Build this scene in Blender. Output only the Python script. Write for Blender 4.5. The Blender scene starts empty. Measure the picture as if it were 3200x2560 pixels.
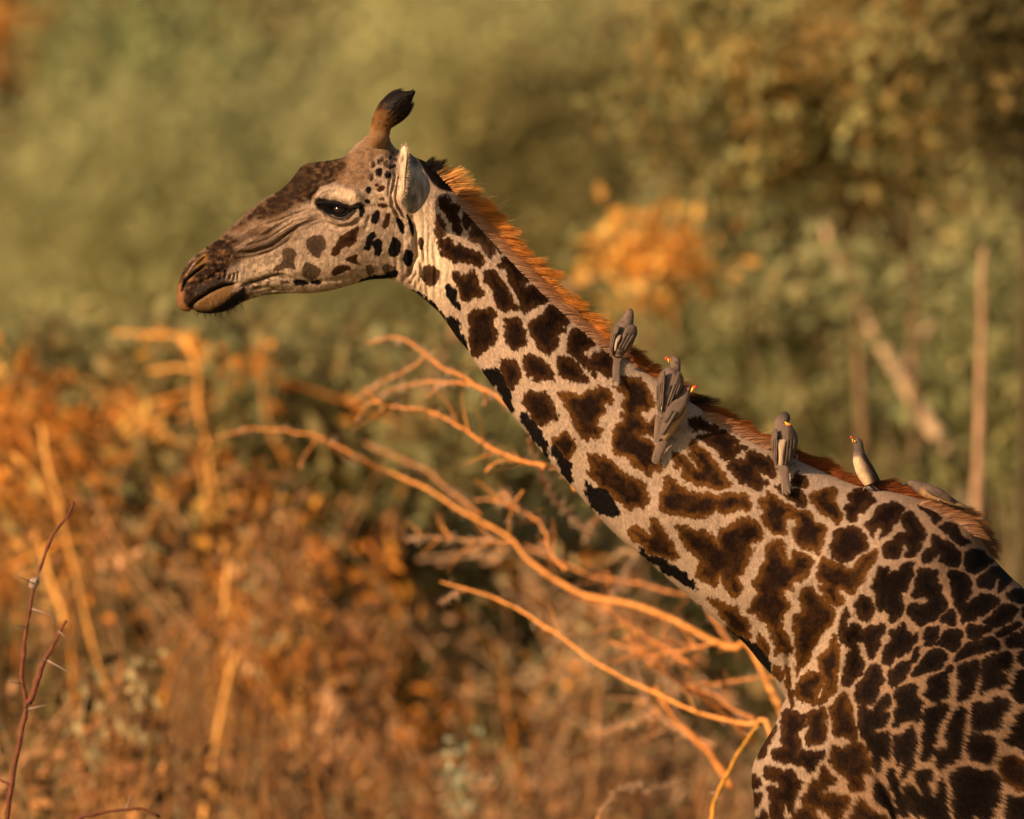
import bpy, math, random
import numpy as np
from mathutils import Vector

rng = np.random.default_rng(7)
random.seed(7)
scn = bpy.context.scene
COL = scn.collection

# ------------------------------------------------------------ camera, world, sun, exposure
DIST = 30.0            # metres from the camera to the giraffe
CAMZ = 3.1
S = 2.6 / 3200         # metres per photo pixel at the giraffe
cam = bpy.data.cameras.new('camera')
camo = bpy.data.objects.new('camera', cam); COL.objects.link(camo)
camo.location = (0, -DIST, CAMZ); camo.rotation_euler = (math.radians(90), 0, 0)
cam.sensor_width = 36; cam.lens = 36 * DIST / 2.6
cam.clip_end = 5000; cam.clip_start = 0.5
cam.dof.use_dof = True; cam.dof.focus_distance = DIST - 0.07
cam.dof.aperture_fstop = cam.lens / 125.0
cam.dof.aperture_blades = 9
scn.camera = camo

SUN_EL, SUN_AZ = math.radians(23), math.radians(-128)   # azimuth measured from +y towards +x
world = bpy.data.worlds.new('World'); scn.world = world; world.use_nodes = True
wn = world.node_tree.nodes; wl = world.node_tree.links
sky = wn.new('ShaderNodeTexSky'); sky.sky_type = 'NISHITA'; sky.sun_disc = False
sky.sun_elevation = SUN_EL; sky.sun_rotation = SUN_AZ
sky.dust_density = 4.0; sky.air_density = 1.4
wl.new(sky.outputs[0], wn['Background'].inputs[0]); wn['Background'].inputs[1].default_value = 0.06
sl = bpy.data.lights.new('sun', 'SUN'); so = bpy.data.objects.new('sun', sl); COL.objects.link(so)
sl.energy = 4.6; sl.angle = math.radians(0.6); sl.color = (1.0, 0.70, 0.43)
sdir = Vector((math.sin(SUN_AZ) * math.cos(SUN_EL), math.cos(SUN_AZ) * math.cos(SUN_EL), math.sin(SUN_EL)))
so.rotation_euler = sdir.to_track_quat('Z', 'Y').to_euler(); so.location = (-6, -12, 12)
vs = scn.view_settings
vs.view_transform = 'Standard'; vs.look = 'None'; vs.gamma = 1; vs.use_curve_mapping = False
vs.exposure = 0.8
scn.cycles.max_bounces = 6; scn.cycles.use_denoising = True

# ------------------------------------------------------------ helpers
def PX(px, py, y=0.0):
    k = S * (DIST + y) / DIST
    return ((px - 1600) * k, y, CAMZ + (1280 - py) * k)

def tile(x0, y0, k, pts):
    return [(x0 + k * p[0], y0 + k * p[1]) + tuple(p[2:]) for p in pts]

def tag(o, label=None, cat=None, group=None, kind=None):
    if label: o['label'] = label
    if cat: o['category'] = cat
    if group: o['group'] = group
    if kind: o['kind'] = kind
    return o

def mesh(name, V, F, col=None):
    """V (n,3), F (m,k) int array or list of arrays"""
    me = bpy.data.meshes.new(name)
    V = np.asarray(V, dtype=np.float32)
    Fs = F if isinstance(F, list) else [F]
    Fs = [np.asarray(f, dtype=np.int32) for f in Fs if len(f)]
    me.vertices.add(len(V)); me.vertices.foreach_set('co', V.ravel())
    nl = sum(f.size for f in Fs); nf = sum(len(f) for f in Fs)
    me.loops.add(nl); me.polygons.add(nf)
    me.loops.foreach_set('vertex_index', np.concatenate([f.ravel() for f in Fs]))
    tot = np.concatenate([np.full(len(f), f.shape[1], dtype=np.int32) for f in Fs])
    st = np.concatenate([[0], np.cumsum(tot)[:-1]]).astype(np.int32)
    me.polygons.foreach_set('loop_start', st); me.polygons.foreach_set('loop_total', tot)
    if col is not None:
        a = me.color_attributes.new('tint', 'FLOAT_COLOR', 'POINT')
        c = np.ones((len(V), 4), dtype=np.float32); c[:, :3] = col
        a.data.foreach_set('color', c.ravel())
    me.update(calc_edges=True); me.validate()
    return me

def obj(name, me, m=None, parent=None, smooth=True):
    o = bpy.data.objects.new(name, me); COL.objects.link(o)
    if m is not None: me.materials.append(m)
    if smooth: me.polygons.foreach_set('use_smooth', np.ones(len(me.polygons), dtype=bool))
    if parent is not None:
        o.parent = parent; o.matrix_parent_inverse = parent.matrix_world.inverted()
    return o

def empty(name, loc):
    o = bpy.data.objects.new(name, None); COL.objects.link(o); o.location = loc
    o.empty_display_size = 0.1
    bpy.context.view_layer.update()
    return o

class Acc:
    """collects pieces that become ONE mesh"""
    def __init__(s): s.V = []; s.Q = []; s.T = []; s.C = []; s.n = 0
    def add(s, V, Q=None, T=None, C=None):
        V = np.asarray(V, float)
        s.V.append(V)
        if Q is not None and len(Q): s.Q.append(np.asarray(Q) + s.n)
        if T is not None and len(T): s.T.append(np.asarray(T) + s.n)
        C = (0.5, 0.5, 0.5) if C is None else C
        s.C.append(np.broadcast_to(np.asarray(C, float), V.shape).copy()); s.n += len(V)
    def build(s, name, m=None, parent=None, smooth=True):
        F = []
        if s.Q: F.append(np.concatenate(s.Q))
        if s.T: F.append(np.concatenate(s.T))
        return obj(name, mesh(name, np.concatenate(s.V), F, np.concatenate(s.C)), m, parent, smooth)

def hash2(ix, iy, seed):
    h = (ix.astype(np.int64) * 374761393 + iy.astype(np.int64) * 668265263 + seed * 1274126177) & 0xffffffff
    h = ((h ^ (h >> 13)) * 1274126177) & 0xffffffff
    h = (h ^ (h >> 16)) & 0xffffffff
    return h / 4294967295.0

def noise2(x, y, seed=0):
    ix = np.floor(x); iy = np.floor(y); fx = x - ix; fy = y - iy
    fx = fx * fx * (3 - 2 * fx); fy = fy * fy * (3 - 2 * fy)
    a = hash2(ix, iy, seed); b = hash2(ix + 1, iy, seed); c = hash2(ix, iy + 1, seed); d = hash2(ix + 1, iy + 1, seed)
    return (a + (b - a) * fx + (c - a) * fy + (a - b - c + d) * fx * fy) * 2 - 1

def fbm(x, y, seed=0, o=3):
    r = 0; a = 1.0; t = 0
    for i in range(o):
        r = r + a * noise2(x, y, seed + i * 17); t += a; a *= 0.5; x = x * 2.03; y = y * 2.03
    return r / t

def sstep(a, b, x):
    t = np.clip((x - a) / (b - a), 0, 1); return t * t * (3 - 2 * t)

def spline(pts, n, closed=False):
    """Catmull-Rom through pts (k,d), n samples evenly by arc length"""
    P = np.asarray(pts, float)
    if closed:
        Q = np.vstack([P[-1], P, P[0], P[1]])
    else:
        Q = np.vstack([2 * P[0] - P[1], P, 2 * P[-1] - P[-2]])
    out = []
    m = 8
    for i in range(1, len(Q) - 2):
        p0, p1, p2, p3 = Q[i - 1], Q[i], Q[i + 1], Q[i + 2]
        for t in np.arange(m) / m:
            out.append(0.5 * ((2 * p1) + (-p0 + p2) * t + (2 * p0 - 5 * p1 + 4 * p2 - p3) * t * t + (-p0 + 3 * p1 - 3 * p2 + p3) * t ** 3))
    out.append(P[0] if closed else P[-1])
    out = np.array(out)
    L = np.concatenate([[0], np.cumsum(np.linalg.norm(np.diff(out[:, :2] if out.shape[1] == 2 else out[:, :3], axis=0), axis=1))])
    s = np.linspace(0, L[-1], n, endpoint=not closed)
    return np.stack([np.interp(s, L, out[:, k]) for k in range(out.shape[1])], axis=1)

def tube(acc, P, R, sides=7, C=(0.5, 0.5, 0.5), cap=True, flat=1.0):
    """tube along P (n,3) with radii R (n,)"""
    P = np.asarray(P, float); n = len(P); R = np.broadcast_to(np.asarray(R, float), (n,))
    T = np.gradient(P, axis=0); T /= np.linalg.norm(T, axis=1)[:, None] + 1e-9
    up = np.array([0, 1.0, 0.0]); A = np.cross(T, up); nn = np.linalg.norm(A, axis=1)
    A[nn < 1e-3] = (1, 0, 0); A /= np.linalg.norm(A, axis=1)[:, None]
    B = np.cross(T, A)
    th = np.arange(sides) * 2 * math.pi / sides
    V = P[:, None, :] + R[:, None, None] * (A[:, None, :] * np.cos(th)[None, :, None] + flat * B[:, None, :] * np.sin(th)[None, :, None])
    V = V.reshape(-1, 3)
    i = np.arange(n - 1)[:, None] * sides; j = np.arange(sides)[None, :]; j2 = (j + 1) % sides
    Q = np.stack([i + j, i + j2, i + sides + j2, i + sides + j], axis=-1).reshape(-1, 4)
    Tt = []
    if cap:
        V = np.vstack([V, P[0], P[-1]]); c0 = n * sides; c1 = c0 + 1
        for k in range(sides):
            Tt.append((c0, (k + 1) % sides, k)); Tt.append((c1, (n - 1) * sides + k, (n - 1) * sides + (k + 1) % sides))
    if isinstance(C, np.ndarray) and C.ndim == 2 and len(C) == n:
        C = np.repeat(C, sides, axis=0)
        if cap: C = np.vstack([C, C[0], C[-1]])
    acc.add(V, Q, Tt, C)

def branch_px(acc, pts, y0, y1, r0, r1, C, n=None, sides=7, wob=0.0):
    """branch traced through photo positions, at depths y0..y1 behind the giraffe; radii in metres"""
    n = n or max(6, len(pts) * 5)
    p = spline([q[:2] for q in pts], n)
    yy = np.linspace(y0, y1, n)
    if wob: p = p + np.stack([fbm(np.arange(n) * .4, p[:, 0] * 0 + 3, int(pts[0][0]) % 99), fbm(np.arange(n) * .4, p[:, 0] * 0 + 9, int(pts[0][1]) % 99)], 1) * wob
    P = np.array([PX(a, b, c) for (a, b), c in zip(p, yy)])
    tube(acc, P, np.linspace(r0, r1, n) * (1 + .10 * np.sin(np.arange(n) * 2.1) + .14 * (hash2(np.arange(n), np.arange(n) * 0, 7) - .5) * 2), sides, C)
    return P

def plate(acc, poly, y0, T, C, tilt=(0, 0), n=36, rings=7, back=0.3, dome=2.0):
    """solid, domed form with the given outline (photo pixels at the giraffe); dome towards -y; colour C"""
    p = spline(poly, n, closed=True)
    c = p.mean(axis=0)
    rr = np.linspace(1, 0, rings + 1)[:-1]
    V = []
    def yy(q, h): return y0 + tilt[0] * (q[:, 0] - c[0]) * S + tilt[1] * (q[:, 1] - c[1]) * S - h
    for side, t in ((1, T), (-1, T * back)):
        for r in rr:
            q = c + (p - c) * r
            h = side * t * (1 - r ** dome) ** (1 / 1.6)
            y = yy(q, h)
            k = S * (DIST + y) / DIST
            V.append(np.stack([(q[:, 0] - 1600) * k, y, CAMZ + (1280 - q[:, 1]) * k], 1))
        y = yy(c[None], side * t); k = S * (DIST + y) / DIST
        V.append(np.stack([(c[None][:, 0] - 1600) * k, y, CAMZ + (1280 - c[None][:, 1]) * k], 1))
    V = np.vstack(V)
    Q = []; Tr = []
    off = 0
    for side in (0, 1):
        for i in range(rings - 1):
            for j in range(n):
                a, b = off + i * n + j, off + i * n + (j + 1) % n
                q = (a, b, b + n, a + n); Q.append(q if side else q[::-1])
        ctr = off + rings * n
        for j in range(n):
            a, b = off + (rings - 1) * n + j, off + (rings - 1) * n + (j + 1) % n
            Tr.append((a, b, ctr) if side else (b, a, ctr))
        off += rings * n + 1
    # close the rim: weld first rings by faces
    h = rings * n + 1
    acc.add(V, Q, Tr, C)

# ------------------------------------------------------------ materials
def mat(name, color=None, rough=0.8, spec=0.2, attr=True, noise=0.0, nscale=40, bump=0.0, bscale=200, transl=0.0, sheen=0.0, aniso=None, hue=0.0):
    m = bpy.data.materials.new(name); m.use_nodes = True
    nt = m.node_tree; N = nt.nodes; L = nt.links
    b = N['Principled BSDF']; out = N['Material Output']
    b.inputs['Roughness'].default_value = rough
    b.inputs['Specular IOR Level'].default_value = spec
    if sheen: b.inputs['Sheen Weight'].default_value = sheen; b.inputs['Sheen Roughness'].default_value = 0.5
    if attr:
        a = N.new('ShaderNodeVertexColor'); a.layer_name = 'tint'; src = a.outputs[0]
    else:
        a = N.new('ShaderNodeRGB'); a.outputs[0].default_value = (*color, 1); src = a.outputs[0]
    tc = N.new('ShaderNodeTexCoord')
    vec = tc.outputs['Object']
    if aniso:
        mp = N.new('ShaderNodeMapping'); mp.inputs['Scale'].default_value = aniso[0]; mp.inputs['Rotation'].default_value = aniso[1]
        L.new(vec, mp.inputs[0]); vec = mp.outputs[0]
    if noise:
        nz = N.new('ShaderNodeTexNoise'); nz.inputs['Scale'].default_value = nscale; nz.inputs['Detail'].default_value = 5
        L.new(vec, nz.inputs['Vector'])
        mr = N.new('ShaderNodeMapRange'); mr.inputs['From Min'].default_value = 0.3; mr.inputs['From Max'].default_value = 0.7
        mr.inputs['To Min'].default_value = 1 - noise; mr.inputs['To Max'].default_value = 1 + noise
        L.new(nz.outputs[0], mr.inputs[0])
        mx = N.new('ShaderNodeVectorMath'); mx.operation = 'SCALE'
        L.new(src, mx.inputs[0]); L.new(mr.outputs[0], mx.inputs['Scale']); src = mx.outputs[0]
    L.new(src, b.inputs['Base Color'])
    if bump:
        n2 = N.new('ShaderNodeTexNoise'); n2.inputs['Scale'].default_value = bscale; n2.inputs['Detail'].default_value = 4
        L.new(vec, n2.inputs['Vector'])
        bp = N.new('ShaderNodeBump'); bp.inputs['Strength'].default_value = bump; bp.inputs['Distance'].default_value = 0.004
        L.new(n2.outputs[0], bp.inputs['Height']); L.new(bp.outputs[0], b.inputs['Normal'])
    if transl:
        t = N.new('ShaderNodeBsdfTranslucent'); L.new(src, t.inputs[0])
        ms = N.new('ShaderNodeMixShader'); ms.inputs[0].default_value = transl
        L.new(b.outputs[0], ms.inputs[1]); L.new(t.outputs[0], ms.inputs[2]); L.new(ms.outputs[0], out.inputs[0])
    return m

M_coat = mat('short_hair_coat', rough=0.8, spec=0.04, noise=0.22, nscale=260, bump=0.55, bscale=420,
             aniso=((1.0, 1.0, 0.35), (0, math.radians(40), 0)))
M_hair = mat('long_hair', rough=0.55, spec=0.12, transl=0.35)
M_fur = mat('fur_tips', rough=0.9, spec=0.02, transl=0.1)
M_feather = mat('feather', rough=0.75, spec=0.15, noise=0.14, nscale=300, bump=0.4, bscale=500)
M_bill = mat('bill_horn', rough=0.35, spec=0.4)
M_eye = mat('wet_eye', rough=0.06, spec=0.45)
M_bark = mat('thorn_bark', rough=0.8, spec=0.15, noise=0.30, nscale=60, bump=0.6, bscale=160)
M_leaf = mat('leaf', rough=0.7, spec=0.1, transl=0.45)
M_trunk = mat('tree_bark', rough=0.9, spec=0.1, noise=0.35, nscale=14, bump=0.8, bscale=30)
# ------------------------------------------------------------ the giraffe: outline, coat pattern, body
K7 = 700 / 2156
TA = lambda p: tile(1250, 540, K7, p)
TB = lambda p: tile(1450, 1080, K7, p)
TC = lambda p: tile(2000, 1220, K7, p)
TD = lambda p: tile(2000, 1600, K7, p)
TE = lambda p: tile(2500, 1420, K7, p)
TF = lambda p: tile(2300, 2000, K7, p)
TG = lambda p: tile(2500, 1860, K7, p)
TH = lambda p: tile(500, 240, 1000 / 2156, p)

DORSAL = [(553,926),(556,889),(577,838),(597,810),(639,776),(686,743),(732,699),(778,657),(834,616),(871,597),(908,565),(945,518),(987,507),(1024,502),(1075,491),(1098,465),(1125,441),(1147,423),(1166,413),(1196,413),(1215,426),(1223,446),(1238,465),(1265,477),(1298,492),(1330,506),(1362,530),(1390,560),(1418,590),(1460,636),(1502,684),(1582,770),(1668,856),(1733,922),(1827,1012),(1900,1075),(1945,1105),(2000,1147),(2090,1205),(2160,1255),(2290,1333),(2400,1385),(2487,1431),(2617,1490),(2700,1520),(2780,1532),(2857,1550),(2954,1589),(3040,1640),(3085,1710),(3110,1752),(3166,1810),(3200,1840),(3300,1945),(3500,2130),(3700,2300),(3900,2430),(4100,2530),(4400,2640),(4700,2780),(4880,3000),(4920,3150)]
VENTRAL = [(553,926),(553,948),(565,968),(588,974),(602,966),(620,976),(650,980),(686,977),(723,966),(760,944),(834,922),(917,917),(964,917),(1033,908),(1103,889),(1149,876),(1190,872),(1224,873),(1251,887),(1288,908),(1316,926),(1345,952),(1373,978),(1393,1004),(1432,1060),(1460,1092),(1489,1138),(1538,1203),(1596,1288),(1632,1333),(1677,1392),(1726,1450),(1775,1505),(1823,1560),(1895,1640),(1945,1688),(2000,1732),(2065,1788),(2140,1853),(2195,1902),(2273,1967),(2325,2009),(2373,2067),(2409,2106),(2436,2150),(2455,2182),(2443,2208),(2423,2264),(2381,2334),(2354,2390),(2349,2448),(2355,2487),(2362,2560),(2400,2700),(2480,2850),(2600,2950),(2900,3040),(3400,3080),(4300,3080),(4700,3120),(4920,3150)]
# (dorsal point, ventral point, half width in px, how round the section is)
PAIRS = [((553,926),(553,926),4,1),((577,838),(588,974),44,.8),((597,810),(620,976),50,.8),((686,743),(723,966),54,.85),((778,657),(790,933),60,.9),((834,616),(834,922),66,.95),
 ((945,518),(964,917),84,1),((1024,502),(1050,904),100,1.05),((1100,465),(1115,886),104,1.1),((1166,413),(1190,872),98,1.1),((1265,477),(1251,887),88,1.05),((1345,517),(1300,915),78,1),
 ((1405,577),(1340,947),76,1),((1502,684),(1386,995),80,.95),((1668,856),(1489,1138),88,.92),((1827,1012),(1632,1333),98,.92),((2000,1147),(1775,1505),112,.92),
 ((2160,1255),(1895,1640),128,.95),((2400,1385),(2065,1788),152,1),((2617,1490),(2195,1902),185,1.05),((2857,1550),(2325,2009),225,1.15),((3040,1640),(2409,2106),262,1.25),
 ((3166,1810),(2455,2182),296,1.2),((3300,1945),(2423,2264),330,1.1),((3500,2130),(2354,2390),365,1.0),((3700,2300),(2355,2487),390,.95),((3900,2430),(2400,2700),410,.9),
 ((4100,2530),(2600,2950),430,.9),((4400,2640),(3400,3080),430,.85),((4700,2780),(4300,3080),360,.85),((4880,3000),(4700,3120),200,.9),((4920,3150),(4920,3150),5,1)]

SP = []   # (polygon px, tone): tone 0 dark brown, 1 = orange-edged, 2 = light brown, 3 = black
def spots(T, tone, *polys):
    for p in polys: SP.append((T(p), tone))
spots(TA, 0,
 [(395,240),(440,220),(475,260),(480,300),(540,310),(535,370),(560,440),(595,520),(595,580),(545,560),(510,540),(500,500),(455,440),(430,385),(400,355),(388,310)],
 [(605,345),(650,380),(740,475),(700,500),(640,540),(620,470)],
 [(350,640),(430,650),(480,640),(520,660),(540,710),(590,680),(620,720),(700,745),(760,780),(810,850),(775,920),(720,905),(680,870),(600,850),(540,855),(480,820),(400,800),(370,720)],
 [(500,970),(560,960),(600,995),(650,960),(710,955),(760,1010),(760,1070),(800,1130),(795,1200),(740,1200),(700,1190),(655,1240),(600,1190),(560,1120),(520,1040)],
 [(835,960),(890,940),(940,990),(990,1050),(1040,1150),(1090,1230),(1135,1330),(1080,1320),(1010,1335),(950,1300),(905,1200),(880,1110),(835,1030)],
 [(1020,800),(1110,860),(1190,950),(1250,1010),(1180,1070),(1200,1120),(1260,1090),(1330,1090),(1390,1140),(1450,1215),(1380,1260),(1290,1280),(1250,1320),(1195,1350),(1165,1260),(1120,1170),(1060,1060),(1030,960),(945,880),(990,840)],
 [(1390,1340),(1450,1290),(1520,1295),(1560,1350),(1605,1400),(1590,1460),(1540,1470),(1575,1540),(1490,1560),(1510,1640),(1490,1690),(1446,1743),(1380,1715),(1310,1650),(1260,1550),(1260,1450),(1330,1390),(1390,1385)],
 [(690,1340),(740,1340),(800,1310),(880,1330),(920,1380),(900,1440),(920,1560),(890,1650),(796,1713),(736,1763),(700,1710),(670,1600),(665,1420)],
 [(1010,1400),(1070,1400),(1140,1400),(1190,1480),(1200,1560),(1225,1640),(1160,1670),(1120,1710),(1060,1690),(1015,1620),(1010,1500)])
spots(TA, 3,
 [(460,1090),(510,1120),(540,1170),(570,1300),(520,1265),(465,1220),(455,1150)],
 [(450,1400),(510,1390),(550,1450),(580,1550),(620,1640),(640,1700),(560,1600),(490,1500)])
spots(TA, 2,
 [(700,505),(760,510),(860,590),(985,745),(910,720),(920,770),(870,815),(800,740),(750,690),(690,650),(668,590),(690,540)],
 [(360,430),(400,470),(440,560),(420,610),(355,640),(335,560)],
 [(185,640),(230,640),(220,730),(190,725)],
 [(235,890),(300,915),(365,930),(365,1000),(350,1070),(280,1065),(200,1020),(205,960)])
spots(TB, 0,
 [(1034,-133),(1114,-163),(1174,-133),(1260,-40),(1220,10),(1140,80),(1190,130),(1260,90),(1340,75),(1430,120),(1430,250),(1400,330),(1340,270),(1270,240),(1285,320),(1230,280),(1170,200),(1060,130),(980,30),(1000,-60)],
 [(345,150),(410,125),(480,150),(520,230),(545,300),(510,370),(470,430),(410,390),(370,300),(350,240)],
 [(600,110),(650,90),(720,120),(790,170),(830,240),(855,350),(790,320),(730,325),(660,300),(620,270),(575,180)],
 [(930,120),(990,110),(1060,150),(1120,210),(1170,270),(1200,355),(1120,350),(1020,335),(940,310),(905,250),(905,180)],
 [(600,460),(700,450),(800,450),(830,510),(870,600),(890,680),(870,710),(810,720),(730,770),(680,720),(640,650),(585,570)])
spots(TB, 1,
 [(900,440),(960,470),(1040,440),(1120,470),(1180,430),(1230,450),(1280,420),(1330,395),(1400,440),(1410,490),(1425,570),(1340,560),(1360,640),(1310,680),(1300,760),(1330,820),(1300,900),(1240,880),(1190,910),(1130,840),(1060,760),(1010,650),(950,530)],
 [(830,880),(900,870),(960,840),(1020,880),(1080,940),(1050,1010),(1010,1090),(960,1100),(900,1060),(840,970)],
 [(1190,1040),(1260,1050),(1300,1080),(1340,1050),(1400,1090),(1450,1120),(1500,1200),(1570,1240),(1650,1290),(1720,1320),(1760,1420),(1770,1500),(1710,1560),(1620,1530),(1590,1580),(1480,1490),(1400,1420),(1370,1400),(1300,1370),(1250,1290),(1180,1220),(1230,1170)],
 [(1435,390),(1500,400),(1520,320),(1600,310),(1700,340),(1770,430),(1835,530),(1780,610),(1690,630),(1720,700),(1790,760),(1840,680),(1860,800),(1830,880),(1690,840),(1670,870),(1750,920),(1840,960),(1850,1060),(1900,1190),(1820,1170),(1800,1250),(1730,1210),(1640,1150),(1590,1090),(1500,1040),(1420,980),(1440,830),(1450,770),(1520,750),(1500,660),(1560,660),(1520,560),(1540,510),(1500,450)])
spots(TB, 3,
 [(185,235),(240,210),(310,215),(380,300),(410,390),(440,480),(460,650),(400,570),(330,420),(240,330)],  # front-edge marking with the neck's shading painted in
 [(560,660),(620,690),(700,780),(750,860),(780,960),(830,1100),(760,1000),(680,890),(610,800),(560,740)],
 [(835,940),(900,930),(980,1060),(1030,1180),(1045,1310),(980,1250),(920,1160),(870,1070)],
 [(1165,1310),(1240,1360),(1300,1370),(1370,1400),(1430,1510),(1490,1600),(1490,1640),(1400,1650),(1300,1590),(1220,1500),(1170,1420),(1190,1370)])
spots(TC, 0,
 [(470,290),(560,270),(640,310),(740,370),(820,400),(900,440),(960,490),(890,530),(1030,545),(940,600),(890,660),(800,650),(760,590),(690,550),(620,500),(550,460),(620,440),(700,410),(600,380),(500,380)],
 [(1030,590),(1090,575),(1170,620),(1260,640),(1290,700),(1280,850),(1190,800),(1100,770),(1150,830),(1240,900),(1180,920),(1150,970),(1100,965),(1050,910),(980,910),(920,850),(870,780),(850,700),(920,660),(1000,680)],
 [(1500,800),(1560,820),(1610,890),(1560,920),(1480,910),(1450,870)],
 [(1460,965),(1530,960),(1570,1030),(1600,1110),(1520,1110),(1440,1060),(1400,1020),(1290,935),(1380,930)])
spots(TC, 1,
 [(310,600),(370,610),(440,680),(500,740),(570,770),(520,690),(460,600),(450,540),(500,480),(560,540),(640,590),(700,660),(750,750),(820,820),(860,880),(820,930),(700,945),(600,920),(500,890),(430,830),(400,770),(330,720)],
 [(235,830),(300,840),(350,880),(400,930),(480,960),(560,975),(640,1000),(740,1010),(830,990),(900,1000),(980,980),(1060,1050),(1060,1110),(1030,1150),(960,1140),(900,1150),(800,1190),(720,1160),(680,1190),(580,1210),(480,1215),(400,1200),(300,1200),(210,1170),(190,1080),(195,970),(240,970)],
 [(1230,990),(1290,1010),(1370,1080),(1450,1130),(1560,1160),(1640,1190),(1680,1250),(1770,1320),(1740,1400),(1720,1530),(1690,1560),(1620,1520),(1540,1490),(1480,1420),(1480,1320),(1510,1270),(1440,1210),(1400,1230),(1400,1340),(1380,1380),(1300,1370),(1250,1340),(1190,1290),(1150,1210),(1190,1150),(1140,1090),(1140,1040),(1220,1050)],
 [(1640,980),(1720,950),(1830,940),(1880,970),(1860,1050),(1910,1130),(1920,1230),(1850,1270),(1810,1220),(1740,1190),(1680,1130),(1630,1060)])
spots(TD, 1,
 [(130,50),(180,100),(230,190),(300,290),(360,430),(320,440),(320,480),(240,440),(170,430),(110,400),(0,300),(-120,180),(-60,120),(20,170),(80,210),(80,120)],
 [(350,150),(440,150),(530,190),(600,155),(660,200),(700,270),(770,330),(740,250),(750,160),(830,150),(920,90),(1000,60),(1070,60),(1110,100),(1140,150),(1165,220),(1140,265),(1060,280),(1060,310),(1085,370),(1050,420),(1000,500),(980,590),(940,650),(960,750),(940,810),(900,810),(840,740),(800,650),(770,580),(750,640),(730,720),(680,690),(620,670),(540,580),(590,500),(520,420),(460,370),(410,290)],
 [(1240,300),(1300,275),(1380,290),(1370,360),(1390,440),(1400,490),(1440,420),(1470,360),(1540,380),(1650,440),(1620,520),(1600,600),(1500,650),(1450,680),(1440,740),(1350,770),(1410,880),(1380,980),(1370,1100),(1400,1180),(1440,1310),(1430,1360),(1340,1330),(1290,1360),(1270,1250),(1240,1130),(1190,1040),(1140,1050),(1100,960),(1030,960),(1050,880),(1120,800),(1080,690),(1140,600),(1140,540),(1190,480),(1200,380)],
 [(1560,720),(1640,730),(1700,800),(1780,850),(1830,900),(1860,990),(1820,1070),(1760,1110),(1700,1200),(1640,1330),(1590,1420),(1530,1500),(1500,1560),(1490,1380),(1480,1250),(1460,1100),(1490,960),(1550,960),(1530,800)],
 [(650,820),(740,850),(830,900),(920,900),(950,980),(1030,1040),(1050,1120),(1060,1220),(980,1180),(900,1150),(830,1090),(790,1010),(740,920)],
 [(1130,1180),(1200,1230),(1230,1340),(1190,1380),(1120,1290)],
 [(1270,1480),(1350,1520),(1350,1600),(1290,1560)], [(1390,1480),(1430,1490),(1440,1700),(1480,1725),(1470,1860),(1430,1725),(1400,1640)])
spots(TD, 3,
 [(-10,330),(60,400),(130,430),(190,440),(290,510),(420,590),(490,640),(540,740),(470,710),(380,660),(300,600),(230,560),(170,510),(90,460),(0,390)],  # dark marking and edge shadow painted together along the neck front
 [(560,880),(610,940),(570,930)],
 [(820,1100),(960,1190),(1040,1230),(1130,1290),(1200,1390),(1260,1500),(1260,1560),(1180,1470),(1050,1330),(950,1230)])
spots(TE, 1,
 [(180,1000),(240,990),(320,1050),(400,1050),(420,1100),(500,1070),(600,970),(680,900),(730,900),(710,990),(640,1120),(560,1240),(490,1320),(420,1300),(330,1290),(400,1370),(410,1420),(370,1450),(290,1430),(230,1370),(160,1260),(230,1240),(150,1180)])
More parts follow.
